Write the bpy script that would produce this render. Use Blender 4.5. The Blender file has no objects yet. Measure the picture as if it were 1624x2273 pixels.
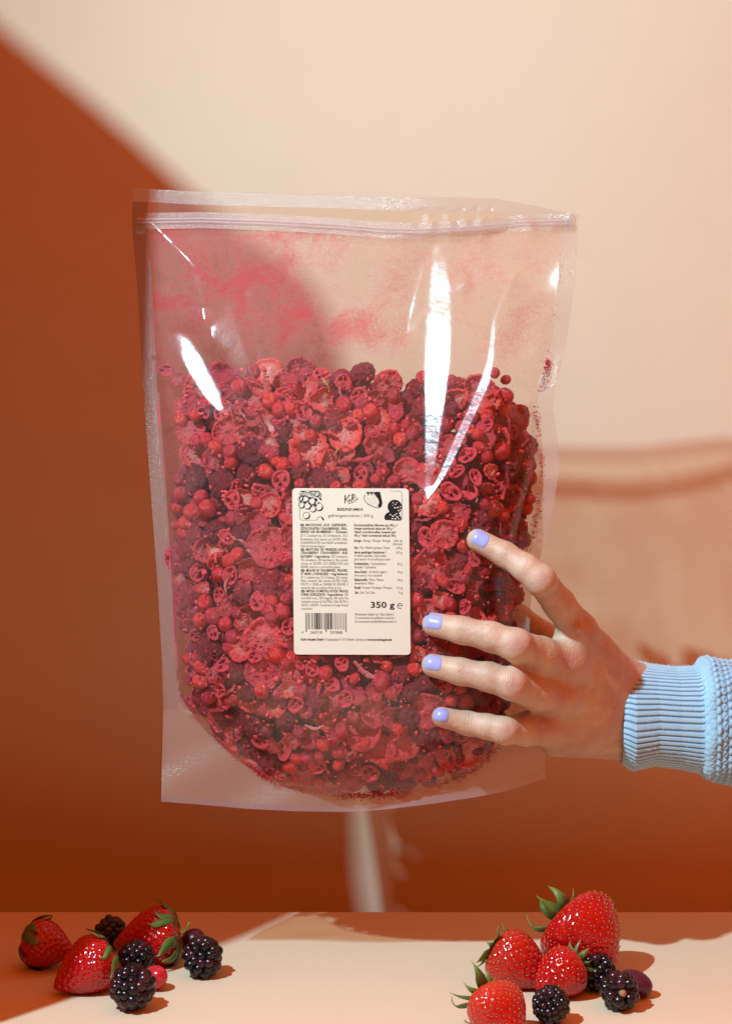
import bpy, math, random
import numpy as np
from mathutils import Vector, Matrix
rnd = random.Random(7)
rng = np.random.default_rng(7)
SC = bpy.context.scene
COL = SC.collection

# ------------------------------------------------------------------ camera, world, lamp, exposure
F = 4706.0            # focal length in units of the photograph read at 1624 px wide
HZ = 616.6            # height of the eye line in that photograph
HC = 0.521            # camera height over the table top (table top is z = 0)
cam = bpy.data.cameras.new('camera')
cam.sensor_fit = 'HORIZONTAL'; cam.sensor_width = 36.0
cam.lens = F / 1624.0 * 36.0
cam.shift_y = -(1136.5 - HZ) / 1624.0
cam.clip_start = 0.02; cam.clip_end = 50
co = bpy.data.objects.new('camera', cam); COL.objects.link(co)
co.location = (0, 0, HC); co.rotation_euler = (math.radians(90), 0, 0)
SC.camera = co

w = bpy.data.worlds.new('World'); SC.world = w; w.use_nodes = True
_bg = w.node_tree.nodes['Background']; _bg.inputs[0].default_value = (1.0, 0.145, 0.010, 1)
_tc = w.node_tree.nodes.new('ShaderNodeTexCoord'); _sp = w.node_tree.nodes.new('ShaderNodeSeparateXYZ'); _mr = w.node_tree.nodes.new('ShaderNodeMapRange')
w.node_tree.links.new(_tc.outputs['Generated'], _sp.inputs[0]); w.node_tree.links.new(_sp.outputs['Z'], _mr.inputs['Value'])
_mr.inputs['From Min'].default_value = -0.1; _mr.inputs['From Max'].default_value = 0.9; _mr.inputs['To Min'].default_value = 0.37; _mr.inputs['To Max'].default_value = 1.36
w.node_tree.links.new(_mr.outputs[0], _bg.inputs[1])

LAMP = Vector((-0.661, 0.795, HC + 0.772))
ld = bpy.data.lights.new('studio_lamp', 'SPOT')
ld.energy = 143; ld.color = (0.69, 1.11, 1.31); ld.shadow_soft_size = 0.017
ld.spot_size = math.radians(120); ld.spot_blend = 1.0
lo = bpy.data.objects.new('studio_lamp', ld); COL.objects.link(lo)
lo.location = LAMP
lo.rotation_euler = (Vector((2.0, 1.8, HC - 1.2)) - LAMP).to_track_quat('-Z', 'Y').to_euler()

SC.view_settings.view_transform = 'Standard'; SC.view_settings.look = 'None'
SC.view_settings.exposure = 0.0; SC.view_settings.gamma = 1.0
SC.cycles.max_bounces = 10; SC.cycles.transparent_max_bounces = 16
SC.cycles.diffuse_bounces = 2; SC.cycles.glossy_bounces = 3; SC.cycles.transmission_bounces = 6
SC.cycles.sample_clamp_indirect = 4.0
SC.cycles.use_denoising = True

# ------------------------------------------------------------------ helpers
def P(X, Y, d):
    """Point at distance d from the camera plane that sits at (X, Y) of the measured photograph."""
    return Vector(((X - 812.0) / F * d, d, HC - (Y - HZ) / F * d))
def Pn(X, Y, d):
    X = np.asarray(X, float); Y = np.asarray(Y, float); d = np.asarray(d, float)
    return np.stack([(X - 812.0) / F * d, d + 0 * X, HC - (Y - HZ) / F * d], -1)

def mesh_obj(name, verts, faces, mat=None, parent=None, smooth=True, kind=None):
    me = bpy.data.meshes.new(name)
    verts = np.asarray(verts, dtype=np.float32).reshape(-1, 3)
    if isinstance(faces, np.ndarray) and faces.ndim == 2:
        n = len(faces); k = faces.shape[1]
        me.vertices.add(len(verts)); me.vertices.foreach_set('co', verts.ravel())
        me.loops.add(n * k); me.loops.foreach_set('vertex_index', faces.astype(np.int32).ravel())
        me.polygons.add(n); me.polygons.foreach_set('loop_start', np.arange(n, dtype=np.int32) * k)
        me.update(calc_edges=True); me.validate()
    else:
        me.from_pydata([tuple(v) for v in verts], [], faces)
    me.polygons.foreach_set('use_smooth', [smooth] * len(me.polygons))
    if mat: me.materials.append(mat)
    o = bpy.data.objects.new(name, me); COL.objects.link(o)
    if parent: o.parent = parent
    if kind: o['kind'] = kind
    return o

def tag(o, label=None, cat=None, group=None, kind=None):
    if label: o['label'] = label
    if cat: o['category'] = cat
    if group: o['group'] = group
    if kind: o['kind'] = kind
    return o

def empty(name, loc=(0, 0, 0)):
    o = bpy.data.objects.new(name, None); COL.objects.link(o); o.location = loc
    o.empty_display_size = 0.02
    return o

def attr(o, name, vals):
    a = o.data.attributes.new(name, 'FLOAT', 'POINT')
    a.data.foreach_set('value', np.asarray(vals, dtype=np.float32).ravel())

def join_data(parts):
    V = []; Fc = []; n = 0
    for v, f in parts:
        V.append(np.asarray(v, float)); Fc.append(np.asarray(f, int) + n); n += len(v)
    return np.concatenate(V), np.concatenate(Fc)

def grid_faces(nu, nv, wrap_u=False):
    """quads of a grid with nv rows of nu points (row major)"""
    iu = np.arange(nu if wrap_u else nu - 1); iv = np.arange(nv - 1)
    a, b = np.meshgrid(iu, iv)
    a = a.ravel(); b = b.ravel(); a2 = (a + 1) % nu
    return np.stack([b * nu + a, b * nu + a2, (b + 1) * nu + a2, (b + 1) * nu + a], -1)

def wob(p, seed, freq, octaves=3):
    """cheap smooth noise: sums of sines in random directions"""
    r = np.random.default_rng(seed); out = np.zeros(len(p)); amp = 1.0; tot = 0
    for o in range(octaves):
        for k in range(5):
            d = r.normal(size=3); d /= np.linalg.norm(d)
            out += amp * np.sin(p @ d * freq * (0.7 + 0.6 * r.random()) + r.random() * 6.28)
        tot += amp * 2.2; amp *= 0.55; freq *= 2.1
    return out / tot

def sphere_data(nu=16, nv=10):
    th = np.linspace(0, math.pi, nv); ph = np.arange(nu) / nu * 2 * math.pi
    T, Ph = np.meshgrid(th, ph, indexing='ij')
    v = np.stack([np.sin(T) * np.cos(Ph), np.sin(T) * np.sin(Ph), np.cos(T)], -1).reshape(-1, 3)
    return v, grid_faces(nu, nv, True)[:, ::-1]

# ------------------------------------------------------------------ materials
class M:
    """tiny node builder"""
    def __init__(s, name):
        s.m = bpy.data.materials.new(name); s.m.use_nodes = True
        s.t = s.m.node_tree; s.n = s.t.nodes; s.l = s.t.links
        s.b = s.n['Principled BSDF']; s.out = s.n['Material Output']
    def node(s, typ, **k):
        n = s.n.new(typ)
        for a, v in k.items(): setattr(n, a, v)
        return n
    def setv(s, node, name, v):
        i = node.inputs[name]
        if hasattr(v, 'is_output') or isinstance(v, bpy.types.NodeSocket): s.l.new(v, i)
        elif isinstance(v, (tuple, list)) and len(v) == 3 and i.type == 'RGBA': i.default_value = (*v, 1)
        else: i.default_value = v
    def p(s, **k):
        for a, v in k.items(): s.setv(s.b, a.replace('_', ' '), v)
        return s
    def coord(s, which='Object'):
        return s.node('ShaderNodeTexCoord').outputs[which]
    def noise(s, scale, detail=3, rough=0.55, co=None, out='Fac', dist=0.0):
        n = s.node('ShaderNodeTexNoise'); n.inputs['Scale'].default_value = scale
        n.inputs['Detail'].default_value = detail; n.inputs['Roughness'].default_value = rough
        n.inputs['Distortion'].default_value = dist
        s.l.new(co if co is not None else s.coord(), n.inputs['Vector'])
        return n.outputs[out]
    def voro(s, scale, co=None, out='Distance', feature='F1'):
        n = s.node('ShaderNodeTexVoronoi', feature=feature); n.inputs['Scale'].default_value = scale
        s.l.new(co if co is not None else s.coord(), n.inputs['Vector'])
        return n.outputs[out]
    def ramp(s, fac, stops):
        n = s.node('ShaderNodeValToRGB'); s.l.new(fac, n.inputs[0])
        e = n.color_ramp.elements
        while len(e) < len(stops): e.new(0.5)
        for el, (pos, c) in zip(e, stops):
            el.position = pos; el.color = (*c, 1) if isinstance(c, tuple) else (c, c, c, 1)
        return n.outputs[0]
    def mix(s, fac, a, b, mode='MIX'):
        n = s.node('ShaderNodeMix', data_type='RGBA', blend_type=mode)
        s.setv(n, 0, fac) if not isinstance(fac, (int, float)) else setattr(n.inputs[0], 'default_value', fac)
        for idx, v in ((6, a), (7, b)):
            if isinstance(v, bpy.types.NodeSocket): s.l.new(v, n.inputs[idx])
            else: n.inputs[idx].default_value = (*v, 1)
        return n.outputs[2]
    def math(s, op, a, b=0.0, clamp=False):
        n = s.node('ShaderNodeMath', operation=op, use_clamp=clamp)
        for i, v in enumerate((a, b)):
            if isinstance(v, bpy.types.NodeSocket): s.l.new(v, n.inputs[i])
            else: n.inputs[i].default_value = v
        return n.outputs[0]
    def bump(s, h, strength=0.3, dist=0.001, normal=None):
        n = s.node('ShaderNodeBump'); n.inputs['Strength'].default_value = strength
        n.inputs['Distance'].default_value = dist; s.l.new(h, n.inputs['Height'])
        if normal is not None: s.l.new(normal, n.inputs['Normal'])
        return n.outputs[0]
    def attr(s, name, out='Fac'):
        return s.node('ShaderNodeAttribute', attribute_name=name).outputs[out]
    def rand(s):
        return s.node('ShaderNodeObjectInfo').outputs['Random']

# wall and table paper: one dyed cardboard, faint fibre and mottling
def paper(name, col, scale=1.0):
    m = M(name); n1 = m.noise(3.0 * scale, 3); n2 = m.noise(900, 2)
    c = m.mix(m.math('ADD', m.math('MULTIPLY', n1, 0.6), m.math('MULTIPLY', m.noise(24 * scale, 5, 0.7), 0.4)), tuple(x * 0.94 for x in col), tuple(min(1, x * 1.05) for x in col))
    m.p(Base_Color=c, Roughness=0.88, Specular_IOR_Level=0.12, Normal=m.bump(m.math('ADD', m.math('MULTIPLY', n2, 0.4), m.noise(110, 4)), 0.10, 0.0006))
    return m.m
MAT_WALL = paper('wall_paper', (0.665, 0.525, 0.365))
MAT_TABLE = paper('table_paper', (0.62, 0.48, 0.325))

def simple(name, col, rough=0.5, spec=0.5, **k):
    m = M(name); m.p(Base_Color=col, Roughness=rough, Specular_IOR_Level=spec, **k); return m.m
MAT_INK = simple('black_ink', (0.012, 0.010, 0.010), 0.6, 0.2)
MAT_INK_THIN = simple('thin_ink', (0.10, 0.085, 0.075), 0.7, 0.2)
MAT_BLACK = simple('black_foam_board', (0.02, 0.02, 0.02), 0.9, 0.1)
m = M('label_paper'); n = m.noise(260, 2)
m.p(Base_Color=m.mix(n, (0.60, 0.565, 0.44), (0.63, 0.595, 0.47)), Roughness=0.55, Specular_IOR_Level=0.2); MAT_LABEL = m.m

# ------------------------------------------------------------------ the setting
def box(name, a, b, mat, bevel=0.0, parent=None, kind=None):
    (x0, y0, z0), (x1, y1, z1) = a, b
    v = [(x0, y0, z0), (x1, y0, z0), (x1, y1, z0), (x0, y1, z0), (x0, y0, z1), (x1, y0, z1), (x1, y1, z1), (x0, y1, z1)]
    f = [(0, 3, 2, 1), (4, 5, 6, 7), (0, 1, 5, 4), (1, 2, 6, 5), (2, 3, 7, 6), (3, 0, 4, 7)]
    o = mesh_obj(name, v, f, mat, parent, smooth=False, kind=kind)
    return o
YB = F * HC / (2025.5 - HZ)        # back edge of the table
YW = 1.866                         # the wall
box('wall', (-1.6, YW, -0.75), (1.6, YW + 0.01, 1.7), MAT_WALL, kind='structure')
box('floor', (-3, -1.5, -0.77), (3, YW + 0.4, -0.752), simple('dark_floor', (0.05, 0.04, 0.035), 0.8, 0.3), kind='structure')
o = box('table', (-1.15, 0.75, -0.012), (1.15, YB, 0.0), MAT_TABLE)
tag(o, 'peach coloured table top in front of the wall with fresh berries on it', 'table')

# studio flag (black foam board) beside the set: its shadow crosses the wall and the table
def flag():
    yf = 1.38
    L = LAMP
    def onplane(W):
        t = (yf - L.y) / (W.y - L.y); return L + t * (W - L)
    pts = []
    for X, Y in ((-900, -780), (-400, -305), (0, 62), (200, 226), (330, 340), (430, 436), (540, 520), (640, 590), (705, 650), (742, 720), (764, 830), (776, 1000), (788, 1300), (796, 1700), (800, 1960)):
        pts.append(onplane(P(X, Y, YW)))
    pts += [Vector((-0.286, yf, 0.49)), Vector((-0.286, yf, 0.44)), Vector((-0.290, yf, 0.39)), Vector((-0.300, yf, 0.30)), Vector((-0.316, yf, 0.19)), Vector((-0.335, yf, 0.004))]
    poly = [(p.x, p.z) for p in pts] + [(-1.05, 0.004), (-1.05, pts[0].z)]
    n = len(poly); v = [(x, yf, z) for x, z in poly] + [(x, yf + 0.004, z) for x, z in poly]
    f = [tuple(range(n)), tuple(range(2 * n - 1, n - 1, -1))] + [(i, i + n, (i + 1) % n + n, (i + 1) % n) for i in range(n)]
    o = mesh_obj('studio_flag', v, f, MAT_BLACK, smooth=False)
    tag(o, 'black foam board with a curved edge standing beside the set', 'light flag')
flag()

# ------------------------------------------------------------------ shape of the pouch
def interp(pts, x):
    a = np.array(pts, float); return np.interp(x, a[:, 0], a[:, 1])
LEFT = [(417, 295), (500, 293), (640, 305), (900, 320), (1100, 335), (1300, 350), (1480, 360), (1575, 362), (1800, 357)]
RIGHT = [(430, 1286), (472, 1285), (560, 1280), (640, 1274), (720, 1262), (790, 1252), (850, 1233), (910, 1226), (980, 1238), (1050, 1239), (1130, 1227), (1190, 1212), (1260, 1192), (1330, 1178), (1450, 1172), (1600, 1190), (1680, 1209), (1800, 1212)]
TOP = [(293, 417), (420, 424), (560, 428), (740, 433), (900, 438), (1010, 437), (1100, 440), (1180, 454), (1240, 467), (1290, 477)]
BOT = [(350, 1779), (450, 1787), (550, 1796), (650, 1801), (760, 1803), (850, 1798), (950, 1786), (1050, 1771), (1130, 1756), (1215, 1727)]
ZIP = [(293, 488), (330, 489), (450, 487), (600, 492), (740, 500), (850, 509), (930, 511), (1050, 505), (1150, 494), (1290, 490)]
def fdepth(Y): return 1.6 - 0.000033 * (np.asarray(Y, float) - 1136)
POUCH = [(329, 490), (340, 780), (352, 950), (370, 1150), (384, 1400), (388, 1480), (400, 1545), (440, 1605), (520, 1682), (620, 1745), (740, 1769), (860, 1769),
         (960, 1750), (1050, 1716), (1110, 1660), (1140, 1600), (1140, 1450), (1145, 1330), (1160, 1250), (1185, 1180), (1200, 1100), (1205, 1030), (1200, 960),
         (1180, 900), (1195, 850), (1218, 780), (1228, 700), (1240, 600), (1246, 490), (1050, 505), (930, 511), (740, 500), (600, 492), (450, 487)]
def seg_dist(X, Y, poly, closed=True):
    p = np.array(poly, float); q = np.roll(p, -1, 0) if closed else None
    if not closed: q = p[1:]; p = p[:-1]
    best = np.full(X.shape, 1e9)
    for (ax, ay), (bx, by) in zip(p, q):
        dx, dy = bx - ax, by - ay; L2 = dx * dx + dy * dy + 1e-9
        t = np.clip(((X - ax) * dx + (Y - ay) * dy) / L2, 0, 1)
        best = np.minimum(best, np.hypot(X - ax - t * dx, Y - ay - t * dy))
    return best
def inside(X, Y, poly):
    p = np.array(poly, float); c = np.zeros(X.shape, bool); j = len(p) - 1
    for i in range(len(p)):
        xi, yi = p[i]; xj, yj = p[j]
        if yi != yj:
            c ^= ((yi > Y) != (yj > Y)) & (X < (xj - xi) * (Y - yi) / (yj - yi) + xi)
        j = i
    return c
def sstep(a, b, x):
    t = np.clip((x - a) / (b - a), 0, 1); return t * t * (3 - 2 * t)
# creases: polyline and half width of the facet that is turned towards the lamp, how firmly
CREASES = [
    ([(972, 560), (974, 640), (972, 720), (968, 800), (962, 900), (955, 1000), (946, 1108)], [15, 24, 29, 30, 23, 14, 4], 1.0),
    ([(1139, 608), (1118, 650), (1095, 708), (1087, 798), (1074, 850), (1016, 976), (982, 1050), (946, 1108)], [3, 4, 6, 9, 13, 11, 9, 4], 1.0),
    ([(1096, 536), (1156, 512)], [11, 18], 1.0), ([(1070, 536), (1086, 532)], [3, 4], 1.0), ([(1022, 552), (1052, 541)], [11, 12], 1.0), ([(985, 557), (1004, 551)], [4, 4], .8),
    ([(962, 570), (936, 592), (922, 640), (910, 690), (900, 738)], [5, 5, 4, 4.5, 2.5], 1.0),
    ([(900, 738), (920, 713), (942, 690)], [2.5, 5, 5], 1.0), ([(955, 682), (985, 660)], [5, 5], 1.0), ([(1000, 648), (1030, 628)], [4, 4], 1.0), ([(1048, 616), (1072, 602)], [3, 3], .9), ([(1100, 586), (1120, 574)], [2.5, 2.5], .7),
    ([(940, 473), (940, 480), (942, 493)], [5, 9, 13], 1.0), ([(984, 473), (984, 482), (986, 494)], [5, 9, 12], 1.0), ([(1024, 468), (1024, 490)], [5, 9], 1.0), ([(1058, 466), (1060, 486)], [4, 8], 1.0), ([(1090, 466), (1091, 478)], [3, 4], 1.0),
    ([(700, 520), (704, 560)], [5, 6], .3), ([(1232, 800), (1226, 850)], [4, 4], .7), ([(1150, 905), (1166, 922)], [3, 2.5], .8),
    ([(342, 786), (375, 770), (404, 760), (430, 805), (465, 870), (485, 905)], [2, 6, 19, 22, 17, 6], 1.0),
    ([(330, 518), (379, 531), (430, 535), (471, 540), (492, 560), (505, 605), (519, 651), (534, 700), (548, 750), (560, 798)], [2, 3, 3, 3, 4, 6, 7, 8, 8, 5], 0.45),
    ([(412, 1576), (445, 1592), (513, 1640), (570, 1702), (618, 1742)], [2, 3.5, 4, 3, 2], 1.0),
]
_cr = random.Random(4)
for _k in range(40):
    _x = _cr.uniform(400, 1200) if _k < 16 else _cr.uniform(420, 1130); _y = _cr.uniform(530, 790) if _k < 16 else _cr.uniform(840, 1690)
    if 640 < _x < 920 and 1070 < _y < 1470: continue
    _a = _cr.uniform(0.2, 2.6); _l = _cr.uniform(6, 22)
    CREASES.append(([(_x, _y), (_x + math.cos(_a) * _l, _y + math.sin(_a) * _l)], [_cr.uniform(1.2, 2.8), 1.2], _cr.uniform(.35, .8)))
FOLD = [(1150, 870), (1188, 930), (1198, 1000), (1165, 1110), (1130, 1250), (1150, 1300)]     # sunken fold along the pouch's side
LAB = dict(x0=649, x1=908, y0=1084, y1=1452)
def h_base(X, Y):
    X = np.asarray(X, float); Y = np.asarray(Y, float)
    ins = inside(X, Y, POUCH); d = seg_dist(X, Y, POUCH) * ins
    A = 0.007 + 0.041 * sstep(470, 930, Y)
    A = A * (1 - 0.25 * sstep(1500, 1780, Y))
    A = A * (1 - 0.30 * sstep(1080, 1200, X))
    h = A * (1 - np.exp(-d / 62))
    q = np.stack([X / 90, Y / 130, 0 * X], -1).reshape(-1, 3)
    lab = sstep(0, 40, seg_dist(X, Y, [(LAB['x0'], LAB['y0']), (LAB['x1'], LAB['y0']), (LAB['x1'], LAB['y1']), (LAB['x0'], LAB['y1'])]) *
                ~((X > LAB['x0']) & (X < LAB['x1']) & (Y > LAB['y0']) & (Y < LAB['y1'])))
    g = sstep(0, 90, d)
    h = h + (0.0018 * wob(q, 3, 1.0, 2).reshape(X.shape)) * (0.55 + 0.45 * lab) * g
    h = h + 0.0007 * np.abs(wob(np.stack([X / 45 + Y / 160, Y / 60 - X / 150, 0 * X], -1).reshape(-1, 3), 8, 1.0, 2).reshape(X.shape)) * lab * g
    fruit = sstep(780, 900, Y)
    q2 = np.stack([X / 26, Y / 24, 0 * X], -1).reshape(-1, 3)
    h = h + 0.00045 * wob(q2, 5, 1.0, 2).reshape(X.shape) * lab * g * fruit
    fd_ = seg_dist(X, Y, FOLD, False)
    for tx, ty in ((1060, 1205), (965, 1392), (965, 1483), (985, 1600)):      # fingertips press the film in
        h = h - 0.0035 * np.exp(-(((X - tx) / 26) ** 2 + ((Y - ty) / 22) ** 2))
    return h - 0.004 * np.exp(-(fd_ / 9) ** 2) * sstep(0, 14, d)
def film_y(X, Y):
    """rest depth of the sheet, with its slow waves"""
    return fdepth(Y) + 0.0016 * np.sin(Y / 37.0) * sstep(1100, 1280, X) + 0.003 * np.sin(X / 190.0 + 1) * (1 - sstep(430, 700, Y)) + 0.010 * sstep(900, 1280, X) * (1 - sstep(500, 900, Y)) + 0.0016 * np.sin(X / 48.0 + Y / 33.0) * sstep(1600, 1720, Y)
# the film with its creases: solve for the sheet whose facets lean towards the lamp along each crease
GS = 3.6; GX0, GY0 = 284.0, 404.0; GNX, GNY = 284, 394
def solve_film():
    X, Y = np.meshgrid(GX0 + GS * np.arange(GNX), GY0 + GS * np.arange(GNY))
    h0 = h_base(X, Y); fy = film_y(X, Y); sc = 1.58 / F * GS
    d = fy - h0; P_ = Pn(X, Y, d); L = np.array(LAMP) - P_; L /= np.linalg.norm(L, axis=-1)[..., None]
    C = np.array([0, 0, HC]) - P_; C /= np.linalg.norm(C, axis=-1)[..., None]; H_ = L + C
    Rx = H_[..., 0] / H_[..., 1] * sc; Ry = -H_[..., 2] / H_[..., 1] * sc            # wanted change of (h - rest depth) per grid step
    Ry = np.where(np.isfinite(Ry), Ry, 0)
    bx = np.zeros_like(h0); by = np.zeros_like(h0); S = h0 - fy
    bx[:, :-1] = np.diff(S, axis=1); by[:-1] = np.diff(S, axis=0)
    M_ = np.zeros_like(h0)
    for pl, ws, firm in CREASES:
        p = np.array(pl, float)
        for i in range(len(p) - 1):
            a, b = p[i], p[i + 1]; dx, dy = b - a; L2 = dx * dx + dy * dy
            t = np.clip(((X - a[0]) * dx + (Y - a[1]) * dy) / L2, 0, 1); dd = np.hypot(X - a[0] - t * dx, Y - a[1] - t * dy)
            w_ = ws[i] + (ws[i + 1] - ws[i]) * t
            M_ = np.maximum(M_, firm * (1 - sstep(0.70, 1.60, dd / np.maximum(w_, 2.2))))
    ex, ey = bx - Rx, by - Ry; mag = np.hypot(ex, ey) / sc + 1e-6; away = np.maximum(mag, 0.42) / mag
    inn = inside(X, Y, POUCH) & (Y < 1540)
    away = np.where(inn, away, 1.0)
    tx = (Rx + ex * away) * (1 - M_) + Rx * M_; ty = (Ry + ey * away) * (1 - M_) + Ry * M_
    # change of h against the base
    gx = tx - bx; gy = ty - by
    wgt = 1 + 60 * M_; lam = np.where(inside(X, Y, POUCH), 0.0016, 6.0)
    ed = seg_dist(X, Y, POUCH) * inside(X, Y, POUCH); lam = np.where((ed < 9) & (Y > 500), 3.0, lam); lam = np.where((Y > interp(TOP, X) + 30) & (Y < interp(ZIP, X) - 12) & (X > 340) & (X < 1240), 0.004, lam)
    lam = np.where((X > LAB['x0'] - 14) & (X < LAB['x1'] + 14) & (Y > LAB['y0'] - 10) & (Y < LAB['y1'] + 14), 2.0, lam)
    def DX(u): o_ = np.zeros_like(u); o_[:, :-1] = np.diff(u, axis=1); return o_
    def DY(u): o_ = np.zeros_like(u); o_[:-1] = np.diff(u, axis=0); return o_
    def DXT(v): o_ = np.zeros_like(v); o_[:, :-1] -= v[:, :-1]; o_[:, 1:] += v[:, :-1]; return o_
    def DYT(v): o_ = np.zeros_like(v); o_[:-1] -= v[:-1]; o_[1:] += v[:-1]; return o_
    A_ = lambda u: DXT(wgt * DX(u)) + DYT(wgt * DY(u)) + lam * u
    diag = 4 * wgt + lam
    b_ = DXT(wgt * gx) + DYT(wgt * gy); u = np.zeros_like(h0); r_ = b_ - A_(u); z = r_ / diag; p_ = z.copy(); rz = (r_ * z).sum()
    for _ in range(900):
        Ap = A_(p_); al = rz / (p_ * Ap).sum(); u += al * p_; r_ -= al * Ap; z = r_ / diag; rz2 = (r_ * z).sum(); p_ = z + rz2 / rz * p_; rz = rz2
        if rz < 1e-14: break
    print('film solve', _, float(rz), float(np.abs(u).max()))
    return h0 + u
HG = None
def h_front(X, Y, creases=True):
    X = np.asarray(X, float); Y = np.asarray(Y, float)
    fx = np.clip((X - GX0) / GS, 0, GNX - 1.001); fy = np.clip((Y - GY0) / GS, 0, GNY - 1.001)
    i = fx.astype(int); j = fy.astype(int); a = fx - i; b = fy - j
    return HG[j, i] * (1 - a) * (1 - b) + HG[j, i + 1] * a * (1 - b) + HG[j + 1, i] * (1 - a) * b + HG[j + 1, i + 1] * a * b
HG = solve_film()
def h_back(X, Y):
    X = np.asarray(X, float); Y = np.asarray(Y, float)
    ins = inside(X, Y, POUCH); d = seg_dist(X, Y, POUCH) * ins
    A = 0.006 + 0.030 * sstep(480, 950, Y)
    q = np.stack([X / 70, Y / 70, 0 * X], -1).reshape(-1, 3)
    return A * (1 - np.exp(-d / 80)) + 0.0012 * wob(q, 11, 1.0, 3).reshape(X.shape) * sstep(0, 90, d)

# ------------------------------------------------------------------ film materials
def film(name, haze, tint, rough, dots=0.0, dust=True, milky=(0.84, 0.73, 0.66), fine=0.25, gloss2=0.10):
    m = M(name); n = m.n; l = m.l
    n.remove(m.b)
    uvc = m.node('ShaderNodeUVMap').outputs[0]
    du = m.attr('dust')
    nz = m.noise(9, 6, 0.65, uvc, dist=0.6); fz = m.noise(120, 3, 0.7, uvc, dist=1.5); vfz = m.noise(420, 2, 0.7, uvc)
    # fine thread-like streaks of fruit powder
    th = m.ramp(m.math('ABSOLUTE', m.math('SUBTRACT', m.noise(46, 5, 0.7, uvc, dist=2.2), 0.5)), [(0.0, 1.0), (0.018, 0.35), (0.05, 0.0)])
    powder = m.math('MULTIPLY', du, m.ramp(nz, [(0.40, 0.02), (0.74, 1.0)]))
    powder = m.math('MULTIPLY', powder, m.ramp(fz, [(0.25, 0.55), (0.75, 1.1)]))
    thr = m.math('MULTIPLY', m.math('MULTIPLY', th, du), 0.45)
    speck = m.math('MULTIPLY', m.ramp(vfz, [(0.66, 0.0), (0.74, 1.0)]), m.math('MULTIPLY', du, 0.40))
    tot = m.math('ADD', m.math('ADD', m.math('MULTIPLY', powder, 0.75), thr), speck, True)
    fac = m.math('ADD', m.math('MULTIPLY', tot, 0.62), m.math('ADD', m.math('MULTIPLY', du, 0.05), haze), True)
    colr = m.mix(m.math('MULTIPLY', tot, 2.4, True), milky, (0.68, 0.13, 0.15))
    tr = m.node('ShaderNodeBsdfTransparent'); tr.inputs[0].default_value = (*tint, 1)
    df = m.node('ShaderNodeBsdfDiffuse'); l.new(colr, df.inputs[0])
    tl = m.node('ShaderNodeBsdfTranslucent'); l.new(colr, tl.inputs[0])
    dd = m.node('ShaderNodeMixShader'); dd.inputs[0].default_value = 0.35; l.new(df.outputs[0], dd.inputs[1]); l.new(tl.outputs[0], dd.inputs[2])
    mx = m.node('ShaderNodeMixShader'); l.new(fac, mx.inputs[0]); l.new(tr.outputs[0], mx.inputs[1]); l.new(dd.outputs[0], mx.inputs[2])
    gl = m.node('ShaderNodeBsdfGlossy'); gl.inputs['Roughness'].default_value = rough; gl.inputs[0].default_value = (1, 1, 1, 1)
    gl2 = m.node('ShaderNodeBsdfGlossy'); gl2.inputs['Roughness'].default_value = rough * 2.2
    hb = m.noise(14, 4, 0.6, uvc)
    if dots > 0:
        v = m.voro(330, uvc); hb2 = m.math('MULTIPLY', v, dots); nrm = m.bump(m.math('ADD', m.math('MULTIPLY', hb, .3), hb2), 0.8, 0.0012)
    else:
        nrm = m.bump(m.math('ADD', hb, m.math('MULTIPLY', fz, 0.03)), fine, 0.0015)
    l.new(nrm, gl.inputs['Normal']); l.new(nrm, gl2.inputs['Normal'])
    fr = m.node('ShaderNodeFresnel'); geo = m.node('ShaderNodeNewGeometry'); l.new(m.math('SUBTRACT', 1.5, m.math('MULTIPLY', geo.outputs['Backfacing'], 1.5 - 1 / 1.5)), fr.inputs[0]); l.new(nrm, fr.inputs['Normal'])
    g = m.node('ShaderNodeMixShader'); g.inputs[0].default_value = gloss2; l.new(gl.outputs[0], g.inputs[1]); l.new(gl2.outputs[0], g.inputs[2])
    fx = m.node('ShaderNodeMixShader'); l.new(m.math('MULTIPLY', fr.outputs[0], 0.85, True), fx.inputs[0]); l.new(mx.outputs[0], fx.inputs[1]); l.new(g.outputs[0], fx.inputs[2])
    l.new(fx.outputs[0], m.out.inputs[0])
    return m.m
MAT_FRONT = film('front_film', 0.004, (0.975, 0.935, 0.90), 0.14)
MAT_BACK = film('back_film', 0.09, (0.95, 0.89, 0.82), 0.22, fine=0.15)
MAT_SEAL = film('seal_film', 0.27, (0.80, 0.73, 0.68), 0.20, dots=0.5)
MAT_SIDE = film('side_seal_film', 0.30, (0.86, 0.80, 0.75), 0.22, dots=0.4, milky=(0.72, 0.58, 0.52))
MAT_SIDE_SHADE = film('shading_seal_film', 0.60, (0.34, 0.25, 0.20), 0.22, dots=0.4, milky=(0.50, 0.30, 0.24))  # left seal only: made darker and denser to shade the wall strip behind
MAT_GUSSET = film('gusset_film', 0.24, (0.84, 0.74, 0.60), 0.25, dots=0.35, milky=(0.82, 0.66, 0.55))
MAT_ZIP = film('zip_plastic', 0.22, (0.93, 0.91, 0.92), 0.18, milky=(0.84, 0.79, 0.84), fine=0.1)

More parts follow.
